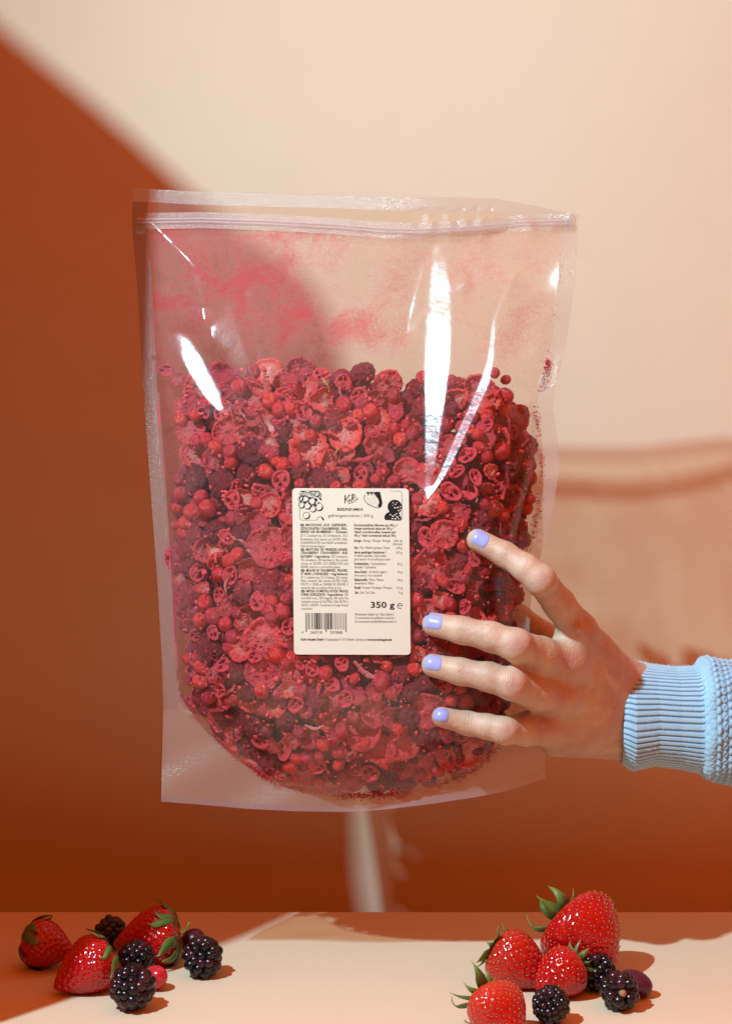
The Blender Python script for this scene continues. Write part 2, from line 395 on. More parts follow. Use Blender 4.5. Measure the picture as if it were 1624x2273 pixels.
# dust on the film: how much powder clings where (function of the flat pouch)
def dust_front(X, Y):
    d = 0.50 - 0.38 * sstep(740, 850, Y)
    def blob(cx, cy, rx, ry, a): return a * np.exp(-((X - cx) / rx) ** 2 - ((Y - cy) / ry) ** 2)
    d += blob(600, 705, 250, 44, 0.50) + blob(500, 640, 190, 130, .25) + blob(1000, 700, 160, 160, .12) + blob(520, 600, 160, 90, 0.30) + blob(700, 640, 100, 70, 0.2) + blob(640, 520, 200, 16, 0.75) + blob(380, 690, 40, 100, .3)
    d += blob(820, 740, 130, 40, 0.35) + blob(380, 1000, 40, 160, .65) + blob(400, 1300, 30, 200, .6) + blob(1150, 760, 50, 90, .3) + blob(420, 450, 40, 14, .7)
    d += blob(560, 1250, 80, 100, .20) + blob(800, 1580, 220, 70, .20) + blob(700, 960, 220, 80, .15) + blob(1200, 1000, 30, 110, .5)
    inn = inside(X, Y, POUCH); e = seg_dist(X, Y, POUCH)
    q = np.stack([X / 30, Y / 30, 0 * X], -1).reshape(-1, 3)
    nn = wob(q, 21, 1.0, 3).reshape(X.shape)
    d += 1.6 * np.exp(-(e / 5.0) ** 2) * (Y > 900) * np.clip(.55 + 1.3 * nn, 0, 1.3) * inn
    d *= inn
    return np.clip(d, 0, 2)

# ------------------------------------------------------------------ the pouch
bag_base = P(785, 1803, 1.58)
bag = empty('stand_up_pouch', bag_base)
tag(bag, 'large clear zip pouch with paper label and dried berries, held up by a hand', 'pouch')
def to_bag(v): return np.asarray(v) - np.array(bag_base)
NU, NV = 236, 330
U, V = np.meshgrid(np.linspace(0, 1, NU), np.linspace(0, 1, NV))
Xn0 = 290 + U * 1000
Yn = None
Yt = interp(TOP, Xn0); Yb_ = interp(BOT, 357 + U * 855)
GY = Yt + (Yb_ - Yt) * V
GX = interp(LEFT, GY) + (interp(RIGHT, GY) - interp(LEFT, GY)) * U
# thickness and colour regions
hf = h_front(GX, GY); hb = h_back(GX, GY)
lx = interp(LEFT, GY); rx = interp(RIGHT, GY)
dep = film_y(GX, GY)
Pf = Pn(GX, GY, dep - hf); Pb = Pn(GX, GY, dep + hb + 0.0006)
faces = grid_faces(NU, NV)
fc = faces.mean(1)
cx = GX.ravel()[faces].mean(1); cy = GY.ravel()[faces].mean(1)
fl = interp(LEFT, cy); frr = interp(RIGHT, cy); ft = interp(TOP, cx); fb = interp(BOT, cx)
inP = inside(cx, cy, POUCH)
m_top = cy < ft + 29
m_left = (~m_top) & (cx < fl + 33); m_right = (~m_top) & (cx > frr - 36)
m_low = (~inP) & (cy > 1480) & ~(m_left & (cy < 1575)) & ~(m_right & (cy < 1600))
m_bot = m_low & (cy > fb - 12)
m_gus = m_low & ~m_bot
m_left &= ~m_low; m_right &= ~m_low
rest = ~(m_top | m_left | m_right | m_low)
du = dust_front(GX, GY)
def sub_mesh(name, pts, mask, mat, parent, flip=False, dust=None, thick=0):
    f = faces[mask]; used = np.unique(f); idx = np.full(NU * NV, -1); idx[used] = np.arange(len(used))
    f = idx[f]
    if flip: f = f[:, ::-1]
    o = mesh_obj(name, to_bag(pts.reshape(-1, 3)[used]), f, mat, parent)
    attr(o, 'dust', (du if dust is None else dust).ravel()[used])
    uv = o.data.uv_layers.new(name='UVMap')
    li = np.zeros(len(o.data.loops), np.int32); o.data.loops.foreach_get('vertex_index', li)
    uvv = np.stack([GX.ravel()[used] / 1000, GY.ravel()[used] / 1000], -1)[li]
    uv.data.foreach_set('uv', uvv.astype(np.float32).ravel())
    return o
# grid order: normal must face the camera (-y)
front = sub_mesh('front_film', Pf, rest, MAT_FRONT, bag, flip=True)
db = np.clip(du * 0.5 + 0.15 * inside(GX, GY, POUCH), 0, 1)
back = sub_mesh('back_film', Pb, rest, MAT_BACK, bag, dust=db)
sub_mesh('top_seal', Pf, m_top, MAT_SEAL, bag, flip=True)
sub_mesh('side_seal', Pf, m_left, MAT_SIDE_SHADE, bag, flip=True)
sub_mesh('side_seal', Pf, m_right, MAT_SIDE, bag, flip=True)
gusset = sub_mesh('bottom_gusset', Pf, m_gus, MAT_GUSSET, bag, flip=True)
sub_mesh('gusset_film', Pb + np.array([0, .0015, 0]), m_gus, MAT_BACK, gusset, dust=db)
sub_mesh('bottom_seal', Pf, m_bot, MAT_ZIP, bag, flip=True)

def tube(name, pts, r, mat, parent, seg=10, off=None):
    pts = [Vector(p) for p in pts]; V_ = []; n = len(pts)
    for i, p in enumerate(pts):
        d = (pts[min(i + 1, n - 1)] - pts[max(i - 1, 0)]).normalized()
        a = d.orthogonal() if abs(d.x) < .2 else d.cross(Vector((0, 0, 1))).normalized(); a.normalize(); b = d.cross(a)
        rr = r[i] if hasattr(r, '__len__') else r
        for k in range(seg):
            t = k / seg * 2 * math.pi; V_.append(p + (a * math.cos(t) + b * math.sin(t)) * rr)
    f = [tuple(x) for x in grid_faces(seg, n, True)]
    f += [tuple(range(seg))[::-1], tuple(range((n - 1) * seg, n * seg))]
    return mesh_obj(name, V_, f, mat, parent)
def uvdust(o):
    attr(o, 'dust', np.zeros(len(o.data.vertices)))
    uv = o.data.uv_layers.new(name='UVMap'); li = np.zeros(len(o.data.loops), np.int32); o.data.loops.foreach_get('vertex_index', li)
    c = np.zeros(len(o.data.vertices) * 3, np.float32); o.data.vertices.foreach_get('co', c); c = c.reshape(-1, 3)
    uv.data.foreach_set('uv', (c[li][:, [0, 2]] * 3).astype(np.float32).ravel())
zx = np.linspace(300, 1262, 120)
def zstrip(name, dy0, dy1, lift, mat, parent):
    rows = []
    for k in range(5):
        yy = interp(ZIP, zx) + dy0 + (dy1 - dy0) * k / 4
        hh = lift + 0.0009 * math.sin(k / 4 * math.pi) + h_front(zx, yy, False)
        rows.append(to_bag(Pn(zx, yy, fdepth(yy) + 0.003 * np.sin(zx / 190.0 + 1) + 0.010 * sstep(900, 1280, zx) - hh)))
    o = mesh_obj(name, np.concatenate(rows), grid_faces(len(zx), 5)[:, ::-1], mat, parent); uvdust(o); return o
zs = zstrip('zip_band', -17, 19, 0.0016, MAT_SEAL, bag)
for dy in (-3, 4):
    pts = []
    for X in zx:
        Y = float(interp(ZIP, X)) + dy
        pts.append(Vector(to_bag(P(X, Y, float(fdepth(Y)) + 0.003 * math.sin(X / 190.0 + 1) + 0.010 * float(sstep(900, 1280, X)) - 0.0045 - float(h_front(np.array([X]), np.array([Y]), False)[0])))))
    uvdust(tube('zip_rail', pts, 0.0007, MAT_ZIP, bag, 8))
# crushed zip ends
for (X, Y, ww, hh_) in ((312, 500, 13, 20), (1264, 489, 7, 19)):
    th = np.linspace(0, 2 * math.pi, 20, endpoint=False); g = []
    for k, (s, l_) in enumerate(((1.0, 0.001), (0.92, 0.0022), (0.6, 0.0027), (0.0, 0.0030))):
        q = np.sign(np.cos(th)) * np.abs(np.cos(th)) ** .5, np.sign(np.sin(th)) * np.abs(np.sin(th)) ** .5
        xx = X + q[0] * ww * s; yy = Y + q[1] * hh_ * s
        g.append(to_bag(Pn(xx, yy, fdepth(yy) + 0.003 * np.sin(xx / 190.0 + 1) + 0.010 * sstep(900, 1280, xx) - l_ - (0 if k == 0 else 0.0009) * (np.arange(20) % 2))))
    o = mesh_obj('zip_end', np.concatenate(g), grid_faces(20, 4, True)[:, ::-1], MAT_ZIP, bag); uvdust(o)

# ------------------------------------------------------------------ the paper label with its print
# label print is laid out in its own flat units: u to the right, y down, origin 185,145; 1 unit = 0.205 of a measured pixel
def lab_px(u, y):
    u = np.asarray(u, float); y = np.asarray(y, float)
    cx = u + 185 + (y - 145) * 0.0112
    return 610.3 + cx * 0.20498, 1054.1 + (y + (cx - 800) * 0.003) * 0.20498
def lab_pts(u, y, lift):
    X, Y = lab_px(u, y)
    return to_bag(Pn(X, Y, fdepth(Y) - h_front(X, Y, False) - 0.0009 - lift))
def rounded(u0, u1, y0, y1, r, n=8):
    out = []
    for cx_, cy_, a0 in ((u1 - r, y0 + r, -90), (u1 - r, y1 - r, 0), (u0 + r, y1 - r, 90), (u0 + r, y0 + r, 180)):
        for k in range(n + 1):
            a = math.radians(a0 + 90 * k / n); out.append((cx_ + r * math.cos(a), cy_ + r * math.sin(a)))
    return out
LW, LH = 1262, 1803
# body: grid with rounded corners (row by row), front face and rim
rows = []
ys = np.concatenate([145 + 42 * (1 - np.cos(np.linspace(0, math.pi / 2, 8))), np.linspace(145 + 60, 145 + LH - 60, 26), 145 + LH - 42 * (1 - np.cos(np.linspace(math.pi / 2, 0, 8)))])
gu = []; gy = []
for y in ys:
    e = min(y - 145, 145 + LH - y); ins_ = 0 if e > 42 else 42 - math.sqrt(max(0, 42 ** 2 - (42 - e) ** 2))
    gu.append(np.linspace(ins_, LW - ins_, 24)); gy.append(np.full(24, y))
gu = np.array(gu); gy = np.array(gy)
vf = lab_pts(gu, gy, 0.00022).reshape(-1, 3); vb = lab_pts(gu, gy, -0.00005).reshape(-1, 3)
ff = grid_faces(24, len(ys)); nf = len(vf)
bd = [i for i in range(24)] + [r * 24 + 23 for r in range(1, len(ys))] + [(len(ys) - 1) * 24 + i for i in range(22, -1, -1)] + [r * 24 for r in range(len(ys) - 2, 0, -1)]
rim = np.array([(bd[i], bd[i] + nf, bd[(i + 1) % len(bd)] + nf, bd[(i + 1) % len(bd)]) for i in range(len(bd))])
label = mesh_obj('paper_label', np.concatenate([vf, vb]), np.concatenate([ff[:, ::-1], rim]), MAT_LABEL, bag, smooth=False)
label['label'] = 'cream paper label with black berry drawings, text columns and barcode'

INK_B = []; INK_T = []      # heavy black print, thin print: lists of (uv points, triangles)
def add_poly(store, pts):
    n = len(pts)
    if n < 3: return
    from mathutils.geometry import tessellate_polygon
    tri = tessellate_polygon([[Vector((p[0], p[1], 0)) for p in pts]])
    store.append((np.array(pts, float), np.array(tri)))
def disc(store, u, y, r, ry=None, a=0, n=14):
    ry = ry or r; ca, sa = math.cos(a), math.sin(a)
    add_poly(store, [(u + r * math.cos(t) * ca - ry * math.sin(t) * sa, y + r * math.cos(t) * sa + ry * math.sin(t) * ca) for t in [k / n * 2 * math.pi for k in range(n)]])
def stroke(store, pts, w0, w1=None):
    """brush stroke along a polyline"""
    w1 = w0 if w1 is None else w1; p = np.array(pts, float); n = len(p)
    d = np.gradient(p, axis=0); d /= (np.linalg.norm(d, axis=1)[:, None] + 1e-9); nn = np.stack([-d[:, 1], d[:, 0]], 1)
    w_ = np.linspace(w0, w1, n)[:, None] / 2
    v = np.concatenate([p + nn * w_, p - nn * w_]); tri = []
    for i in range(n - 1): tri += [(i, i + 1, n + i), (i + 1, n + i + 1, n + i)]
    store.append((v, np.array(tri)))
def arc(cx, cy, r, a0, a1, n=12, ry=None):
    ry = ry or r
    return [(cx + r * math.cos(math.radians(a0 + (a1 - a0) * k / (n - 1))), cy + ry * math.sin(math.radians(a0 + (a1 - a0) * k / (n - 1)))) for k in range(n)]
_txt = {}
def text(store, s, u0, u1, base, size, bold=0.0, vertical=False, align=None):
    """set s on the baseline, stretched to run from u0 to u1"""
    key = (s, bold)
    if key not in _txt:
        cu = bpy.data.curves.new('t', 'FONT'); cu.body = s; cu.size = 1.0; cu.resolution_u = 2; cu.offset = bold
        ob = bpy.data.objects.new('t', cu); COL.objects.link(ob)
        dg = bpy.context.evaluated_depsgraph_get(); me = bpy.data.meshes.new_from_object(ob.evaluated_get(dg))
        me.calc_loop_triangles()
        v = np.zeros(len(me.vertices) * 3); me.vertices.foreach_get('co', v); v = v.reshape(-1, 3)
        t = np.array([lt.vertices[:] for lt in me.loop_triangles])
        bpy.data.objects.remove(ob); bpy.data.curves.remove(cu); bpy.data.meshes.remove(me)
        _txt[key] = (v, t)
    v, t = _txt[key]
    if len(t) == 0: return
    x0, x1 = v[:, 0].min(), v[:, 0].max()
    sx = (u1 - u0) / (x1 - x0) if u1 is not None else size
    uu = u0 + (v[:, 0] - x0) * sx; yy = base - v[:, 1] * size
    if vertical:
        uu2 = base + 0 * uu; uu, yy = base - v[:, 1] * size, u0 - (v[:, 0] - x0) * sx
    store.append((np.stack([uu, yy], 1), t))
def words_line(store, s, u0, u1, base, size, bold=0.0):
    """justified line: words spread so the line fills the column"""
    ws = s.split(' '); tot = sum(len(x) for x in ws); per = (u1 - u0) / (tot + 0.75 * (len(ws) - 1)); per = min(per, size * 0.60)
    gap = (u1 - u0 - per * tot) / max(1, len(ws) - 1) if len(ws) > 1 else 0
    x = u0
    for wd in ws:
        text(store, wd, x + per * .06, x + per * len(wd) - per * .06, base, size, bold); x += per * len(wd) + gap
# frame of the header
fo = rounded(76, 1190, 172, 494, 34); fi = rounded(80, 1186, 176, 490, 31)
n_ = len(fo); INK_T.append((np.array(fo + fi, float), np.array([t for i in range(n_) for t in ((i, (i + 1) % n_, n_ + i), ((i + 1) % n_, n_ + (i + 1) % n_, n_ + i))])))
# berry drawings ------------------------------------------------
def ring(u, y, r, shade=True, lo_=0, hi_=360):
    stroke(INK_B, arc(u, y, r, lo_, hi_, 22), 4)
    if shade:      # crescent on the lower right
        a = arc(u, y, r, max(lo_, -50), min(hi_, 120), 12); b = arc(u - r * .20, y - r * .14, r * .92, -42, 112, 12)
        add_poly(INK_B, a + b[::-1])
# cranberry twig, top corner
for u, y, r in ((100, 330, 34), (165, 335, 40), (150, 262, 34), (215, 290, 40), (290, 350, 42), (225, 372, 34), (90, 262, 28), (270, 210, 28)): ring(u, y, r)
for a in ([(100, 182), (140, 230), (180, 250), (230, 245), (190, 200), (130, 182)], [(190, 182), (250, 232), (300, 250), (318, 215), (290, 182)], [(98, 200), (84, 260), (96, 310), (112, 250)]):
    stroke(INK_B, a + [a[0]], 7)
for k in range(9):
    stroke(INK_B, [(120 + k * 22, 184 + (k % 3) * 8), (150 + k * 19, 232 + (k % 2) * 10)], 5, 2)
for u, y, r in ((135, 300, 17), (187, 312, 15), (255, 268, 20), (190, 252, 16), (250, 330, 16), (305, 262, 15), (120, 232, 13), (285, 300, 10)): disc(INK_B, u, y, r, r * .7, 0.5)
ring(152, 442, 38); stroke(INK_B, arc(300, 494, 40, 180, 360, 16), 4)
add_poly(INK_B, arc(300, 492, 40, -60, 0, 8) + arc(290, 492, 33, 0, -55, 8))
# strawberry
sb = [(790, 212), (775, 250), (790, 290), (830, 322), (880, 345), (930, 357), (962, 340), (970, 300), (955, 240), (940, 182)]
stroke(INK_B, sb, 5, 7)
add_poly(INK_B, [(950, 182), (962, 240), (974, 300), (962, 345), (935, 352), (925, 332), (940, 300), (930, 262), (905, 230), (898, 182)])
for k in range(11):
    u = 805 + k * 12; stroke(INK_B, [(u, 182), (u + 4 - (k % 3) * 6, 205 + (k % 3) * 12), (u + 10, 182)], 7, 3)
for k in range(24):
    u = 805 + (k * 37) % 120; y = 240 + (k * 53) % 95
    if y < 225 + (u - 775) * .95 + 60 and y > 225: disc(INK_B, u, y, 3.4, 2.4, n=6)
# blackberries, white drupelets left as paper
def blackb(u0, y0, rx, ry, clipu=1184, clipy=488):
    pts = [(min(clipu, u0 + rx * math.cos(t)), min(clipy, y0 + ry * math.sin(t))) for t in np.linspace(0, 2 * math.pi, 26, endpoint=False)]
    add_poly(INK_B, pts)
LIGHT = []
blackb(1108, 345, 78, 78); blackb(1085, 460, 92, 66)
for k, (u, y, r) in enumerate([(1090, 300, 8), (1115, 318, 9), (1140, 352, 11), (1168, 342, 9), (1110, 355, 11), (1150, 385, 10), (1172, 372, 8), (1085, 330, 6), (1060, 430, 9), (1085, 445, 11), (1110, 432, 10), (1135, 455, 12), (1165, 440, 9), (1080, 472, 10), (1112, 474, 12), (1150, 475, 9), (1128, 418, 8), (1168, 410, 7), (1130, 300, 7)]):
    disc(LIGHT, u, y, r, r * .62, 0.25, 10)
# hand-lettered shop name
K = INK_B
for pts, w0, w1 in (([(572, 220), (570, 260), (568, 308)], 13, 8), ([(622, 212), (598, 246), (573, 268)], 10, 6), ([(576, 262), (596, 282), (618, 296)], 9, 6),
                    (arc(622, 274, 10, 0, 360, 12), 6, 6), ([(655, 214), (648, 250), (642, 292)], 12, 7), ([(638, 224), (662, 206), (680, 216), (672, 240), (650, 252)], 8, 7),
                    ([(652, 250), (668, 272), (686, 284)], 9, 5), (arc(700, 256, 11, 0, 300, 12), 6, 5), ([(600, 312), (640, 302), (686, 288)], 5, 3)): stroke(K, pts, w0, w1)
text(INK_B, 'BEERENMIX', 486, 768, 388, 44, 0.006)
text(INK_T, 'gefriergetrocknet | 350 g', 386, 872, 456, 46)
text(INK_T, 'CranBeerMix', 320, 240, 1166, 22, vertical=True)
C0, C1 = 84, 594
def bullet(y): add_poly(INK_B, arc(C0 + 20, y - 11, 21, 0, 345, 16, 15)); disc(LIGHT, C0 + 20, y - 11, 9, 5)
L1 = [(556, 'B', '* MISCHUNG AUS GEFRIER-'), (595, 'B', 'GETROCKNETEN CRANBERRIES, ERD-'), (630, 'B', 'BEEREN UND BROMBEEREN • Zutaten:'), (671, 'T', '35 % Cranberries, 35 % Erdbeeren, 30 %'),
      (710, 'T', 'Brombeeren. Kann Spuren von GLUTEN, SOJA,'), (748, 'T', 'SCHALENFRÜCHTEN und SESAM enthalten.'), (785, 't', 'Kühl und trocken lagern.'), (822, 'B', '* MIXTURE OF FREEZE-DRIED'),
      (858, 'B', 'CRANBERRY STRAWBERRY AND'), (897, 'M', 'BLACKBERRY • Ingredients:|35% cranberry,'), (935, 'T', '35% strawberry, 30% blackberry. May contain'), (973, 'T', 'traces of GLUTEN, SOY, EDIBLE NUTS and'),
      (1010, 't', 'SESAME. Store in a cool and dry place.'), (1048, 'B', '* MÉLANGE DE CRANBERRIES, FRAISES,'), (1086, 'B', 'ET MÛRES LYOPHILISÉES • Ingrédients:'), (1124, 'T', '35 % cranberries, 35 % fraises, 30 % mûres.'),
      (1160, 'T', 'Peut contenir des traces GLUTEN, SOJA,'), (1198, 'T', 'FRUITS À COQUE et GRAINES DE SÉSAME. À'), (1236, 't', 'conserver dans un endroit frais et sec.'), (1272, 'B', '* MISCELA DI MIRTILLI ROSSI, FRAGOLE'),
      (1310, 'M', 'E MORE LIOFILIZZATE • Ingredienti:|35%'), (1348, 'T', 'mirtilli rossi, 35% fragole, 30% more. Può'), (1386, 'T', 'contenere tracce di GLUTINE, SOIA, FRUTTA A'), (1424, 'T', 'GUSCIO e SESAMO. Conservare in luogo fresco'), (1462, 't', 'e asciutto.')]
for y, k, s in L1:
    u0 = C0
    if s.startswith('* '): bullet(y); s = s[2:]; u0 = C0 + 56
    if k == 'B': words_line(INK_B, s, u0, C1, y, 38, 0.012)
    elif k == 'M':
        a, b = s.split('|'); sp = C0 + (C1 - C0) * len(a) / (len(a) + len(b) + 1)
        words_line(INK_B, a, u0, sp, y, 38, 0.012); words_line(INK_T, b, sp + 14, C1, y, 38)
    elif k == 'T': words_line(INK_T, s, u0, C1, y, 38)
    else: words_line(INK_T, s, u0, u0 + min(C1 - u0, len(s) * 11.3), y, 38)
D0, D1 = 664, 1180
for y, s, e in ((556, 'Durchschnittliche Nährwerte pro 100 g /', 1132), (592, 'Average nutritional values per 100 g /', 1090), (630, 'Valeurs nutritionnelles moyennes pour', 1118), (668, '100 g / Valori nutrizionali medi per 100 g', 1118)):
    words_line(INK_B, s, D0, e, y, 38, 0.010)
for y, a, b, e, v in ((724, 'Energie', '/ Energy / Énergie / Energia', 1056, '1441 kJ'), (760, None, None, 0, '344 kcal'), (800, 'Fett', '/ Fat / Matières grasses / Grassi', 1048, '2,8 g'), (850, 'davon gesättigte Fettsäuren', '/', 1012, '0,3 g'),
                      (887, None, 'of which saturates / dont acides', 1008, None), (925, None, 'gras saturés / di cui acidi grassi saturi', 1054, None), (974, 'Kohlenhydrate', '/ Carbohydrate /', 1014, '62 g'),
                      (1012, None, 'Glucides / Carboidrati', 898, None), (1062, 'davon Zucker', '/ of which sugars /', 1020, '43 g'), (1100, None, 'dont sucres / di cui zuccheri', 962, None),
                      (1148, 'Ballaststoffe', '/ Fibre / Fibres', 976, '26 g'), (1186, None, 'alimentaires / Fibre', 870, None), (1234, 'Eiweiß', '/ Protein / Protéines / Proteine', 1068, '4,3 g'), (1286, 'Salz', '/ Salt / Sel / Sale', 880, '0 g')):
    x = D0
    if a:
        wd = (e - D0) * len(a) / (len(a) + len(b) + 1); text(INK_B, a, x, x + wd, y, 38, 0.014); x += wd + 10
    if b: text(INK_T, b, x, e, y, 38)
    if v: text(INK_T, v, D1 - len(v) * 12.5, D1, y, 36)
text(INK_B, "350 g", 836, 1094, 1438, 92, 0.018)
stroke(INK_B, arc(1152, 1418, 27, -60, -300, 16), 6, 6); stroke(INK_B, [(1128, 1416), (1176, 1414)], 5); stroke(INK_B, arc(1152, 1418, 27, -60, 0, 6), 5)
for y, s, e in ((1522, 'Mindestens haltbar bis / Best before /', 1090), (1560, 'À consommer de préférence avant le /', 1098), (1600, 'Da consumarsi preferibilmente entro il', 1108)):
    text(INK_T, s, D0, e, y, 38)
# barcode (13 digits)
def ean(d):
    Lc = '0001101 0011001 0010011 0111101 0100011 0110001 0101111 0111011 0110111 0001011'.split()
    Rc = [''.join('1' if c == '0' else '0' for c in x) for x in Lc]; Gc = [x[::-1] for x in Rc]
    par = 'LLLLLL LLGLGG LLGGLG LLGGGL LGLLGG LGGLLG LGGGLL LGLGLG LGLGGL LGGLGL'.split()[int(d[0])]
    return '101' + ''.join((Lc if p_ == 'L' else Gc)[int(c)] for p_, c in zip(par, d[1:7])) + '01010' + ''.join(Rc[int(c)] for c in d[7:]) + '101'
bars = ean('4260718297888'); bw = (572 - 128) / 95.0; i = 0
while i < 95:
    if bars[i] == '1':
        j = i
        while j < 95 and bars[j] == '1': j += 1
        long_ = i < 3 or i > 91 or 45 <= i <= 49
        x0, x1 = 128 + i * bw, 128 + j * bw - .4
        add_poly(INK_B, [(x0, 1497), (x1, 1497), (x1, 1702 if long_ else 1674), (x0, 1702 if long_ else 1674)]); i = j
    else: i += 1
text(INK_T, '4', 86, 102, 1722, 42); text(INK_T, '260718', 178, 306, 1722, 42); text(INK_T, '297888', 392, 528, 1722, 42)
text(INK_B, 'KoRo Handels GmbH', 76, 322, 1796, 36, 0.02); text(INK_T, '| Koppenplatz 9, 10115 Berlin, Germany |', 334, 780, 1796, 38); text(INK_B, 'www.korodrogerie.de', 790, 1060, 1796, 36, 0.02)
def print_part(name, store, lift, mat):
    V_, T_ = join_data(store)
    pts = lab_pts(V_[:, 0], V_[:, 1] , lift)
    # make every triangle face the camera
    a, b, c = (V_[T_[:, k]] for k in range(3))
    cr = (b[:, 0] - a[:, 0]) * (c[:, 1] - a[:, 1]) - (b[:, 1] - a[:, 1]) * (c[:, 0] - a[:, 0])
    T_ = np.where((cr > 0)[:, None], T_[:, ::-1], T_)
    return mesh_obj(name, pts, T_, mat, label, smooth=False)
print_part('thin_print', INK_T, 0.00034, MAT_INK_THIN)
print_part('bold_print', INK_B, 0.00038, MAT_INK)
print_part('paper_gap', LIGHT, 0.00044, MAT_LABEL)['kind'] = 'stuff'

# ------------------------------------------------------------------ dried fruit in the pouch
def mat_dried(name, c_dark, c_light, rough, bump, spec=0.5, scale=1.0, flesh=None, extra=None):
    m = M(name); obc = m.coord()
    n1 = m.noise(2.6 * scale, 5, 0.65, obc, dist=0.4); n2 = m.noise(9 * scale, 4, 0.7, obc)
    c = m.mix(m.ramp(n1, [(0.32, 0.0), (0.68, 1.0)]), c_dark, c_light)
    hs = m.node('ShaderNodeHueSaturation'); m.l.new(c, hs.inputs['Color'])
    m.l.new(m.math('ADD', m.math('MULTIPLY', m.rand(), 0.70), 0.76), hs.inputs['Value'])
    m.l.new(m.math('ADD', m.math('MULTIPLY', m.rand(), 0.014), 0.493), hs.inputs['Hue'])
    c = m.mix(m.ramp(n2, [(0.32, 0.50), (0.50, 0.0)]), hs.outputs[0], (0.09, 0.004, 0.012))  # crevice shade painted into the colour where the bump dips
    c = m.mix(m.ramp(m.noise(24 * scale, 3, 0.7, obc), [(0.62, 0.0), (0.80, 0.45)]), c, (0.78, 0.14, 0.15))
    if flesh: c = flesh(m, c, n1, n2)
    m.p(Base_Color=c, Roughness=rough, Specular_IOR_Level=spec, Normal=m.bump(m.math('ADD', n1, m.math('MULTIPLY', n2, 0.9)), min(1.0, bump * 1.5), 0.0028))
    return m.m
MAT_CRAN = mat_dried('dried_cranberry_skin', (0.24, 0.005, 0.012), (0.58, 0.016, 0.028), 0.18, 0.35, 0.6)
def fl_slice(m, c, n1, n2):
    cut = m.attr('cut'); pit = m.attr('pit')
    f = m.mix(n2, (0.58, 0.022, 0.048), (0.76, 0.080, 0.105)); f = m.mix(pit, f, (0.22, 0.008, 0.022))
    return m.mix(cut, c, f)
MAT_SLICE = mat_dried('cranberry_slice', (0.20, 0.008, 0.018), (0.45, 0.02, 0.04), 0.36, 0.5, 0.5, flesh=fl_slice)
def fl_straw(m, c, n1, n2):
    rad = m.attr('rad')
    mid = m.mix(m.math('POWER', m.rand(), 1.6), (0.56, 0.045, 0.07), (0.84, 0.36, 0.30))
    f = m.mix(m.ramp(m.math('ADD', rad, m.math('MULTIPLY', m.math('SUBTRACT', n1, 0.5), 1.1)), [(0.25, 0.0), (0.80, 1.0)]), mid, c)
    v = m.voro(9, out='Distance')
    seeds = m.math('MULTIPLY', m.ramp(v, [(0.10, 1.0), (0.20, 0.0)]), m.ramp(rad, [(0.55, 0.0), (0.8, 0.8)]))
    return m.mix(seeds, f, (0.60, 0.24, 0.10))
MAT_STRAW = mat_dried('dried_strawberry', (0.48, 0.013, 0.025), (0.82, 0.072, 0.080), 0.45, 1.0, 0.45, flesh=fl_straw)
MAT_BLACK_D = mat_dried('dried_blackberry', (0.13, 0.009, 0.019), (0.44, 0.032, 0.048), 0.40, 0.8, 0.4, scale=2.2)
MAT_STEM = mat_dried('dried_stem', (0.42, 0.20, 0.07), (0.66, 0.40, 0.18), 0.7, 0.6)
MAT_CRUMB = mat_dried('berry_crumb', (0.36, 0.010, 0.02), (0.80, 0.09, 0.09), 0.6, 0.5, 0.3, scale=20)
MAT_POWDER = simple('fruit_powder', (0.36, 0.02, 0.03), 0.85, 0.15)
MAT_CORE = mat_dried('fruit_crumb', (0.09, 0.006, 0.014), (0.34, 0.02, 0.035), 0.6, 0.9, 0.3)  # darker than the front pieces: shade of the deep gaps painted in

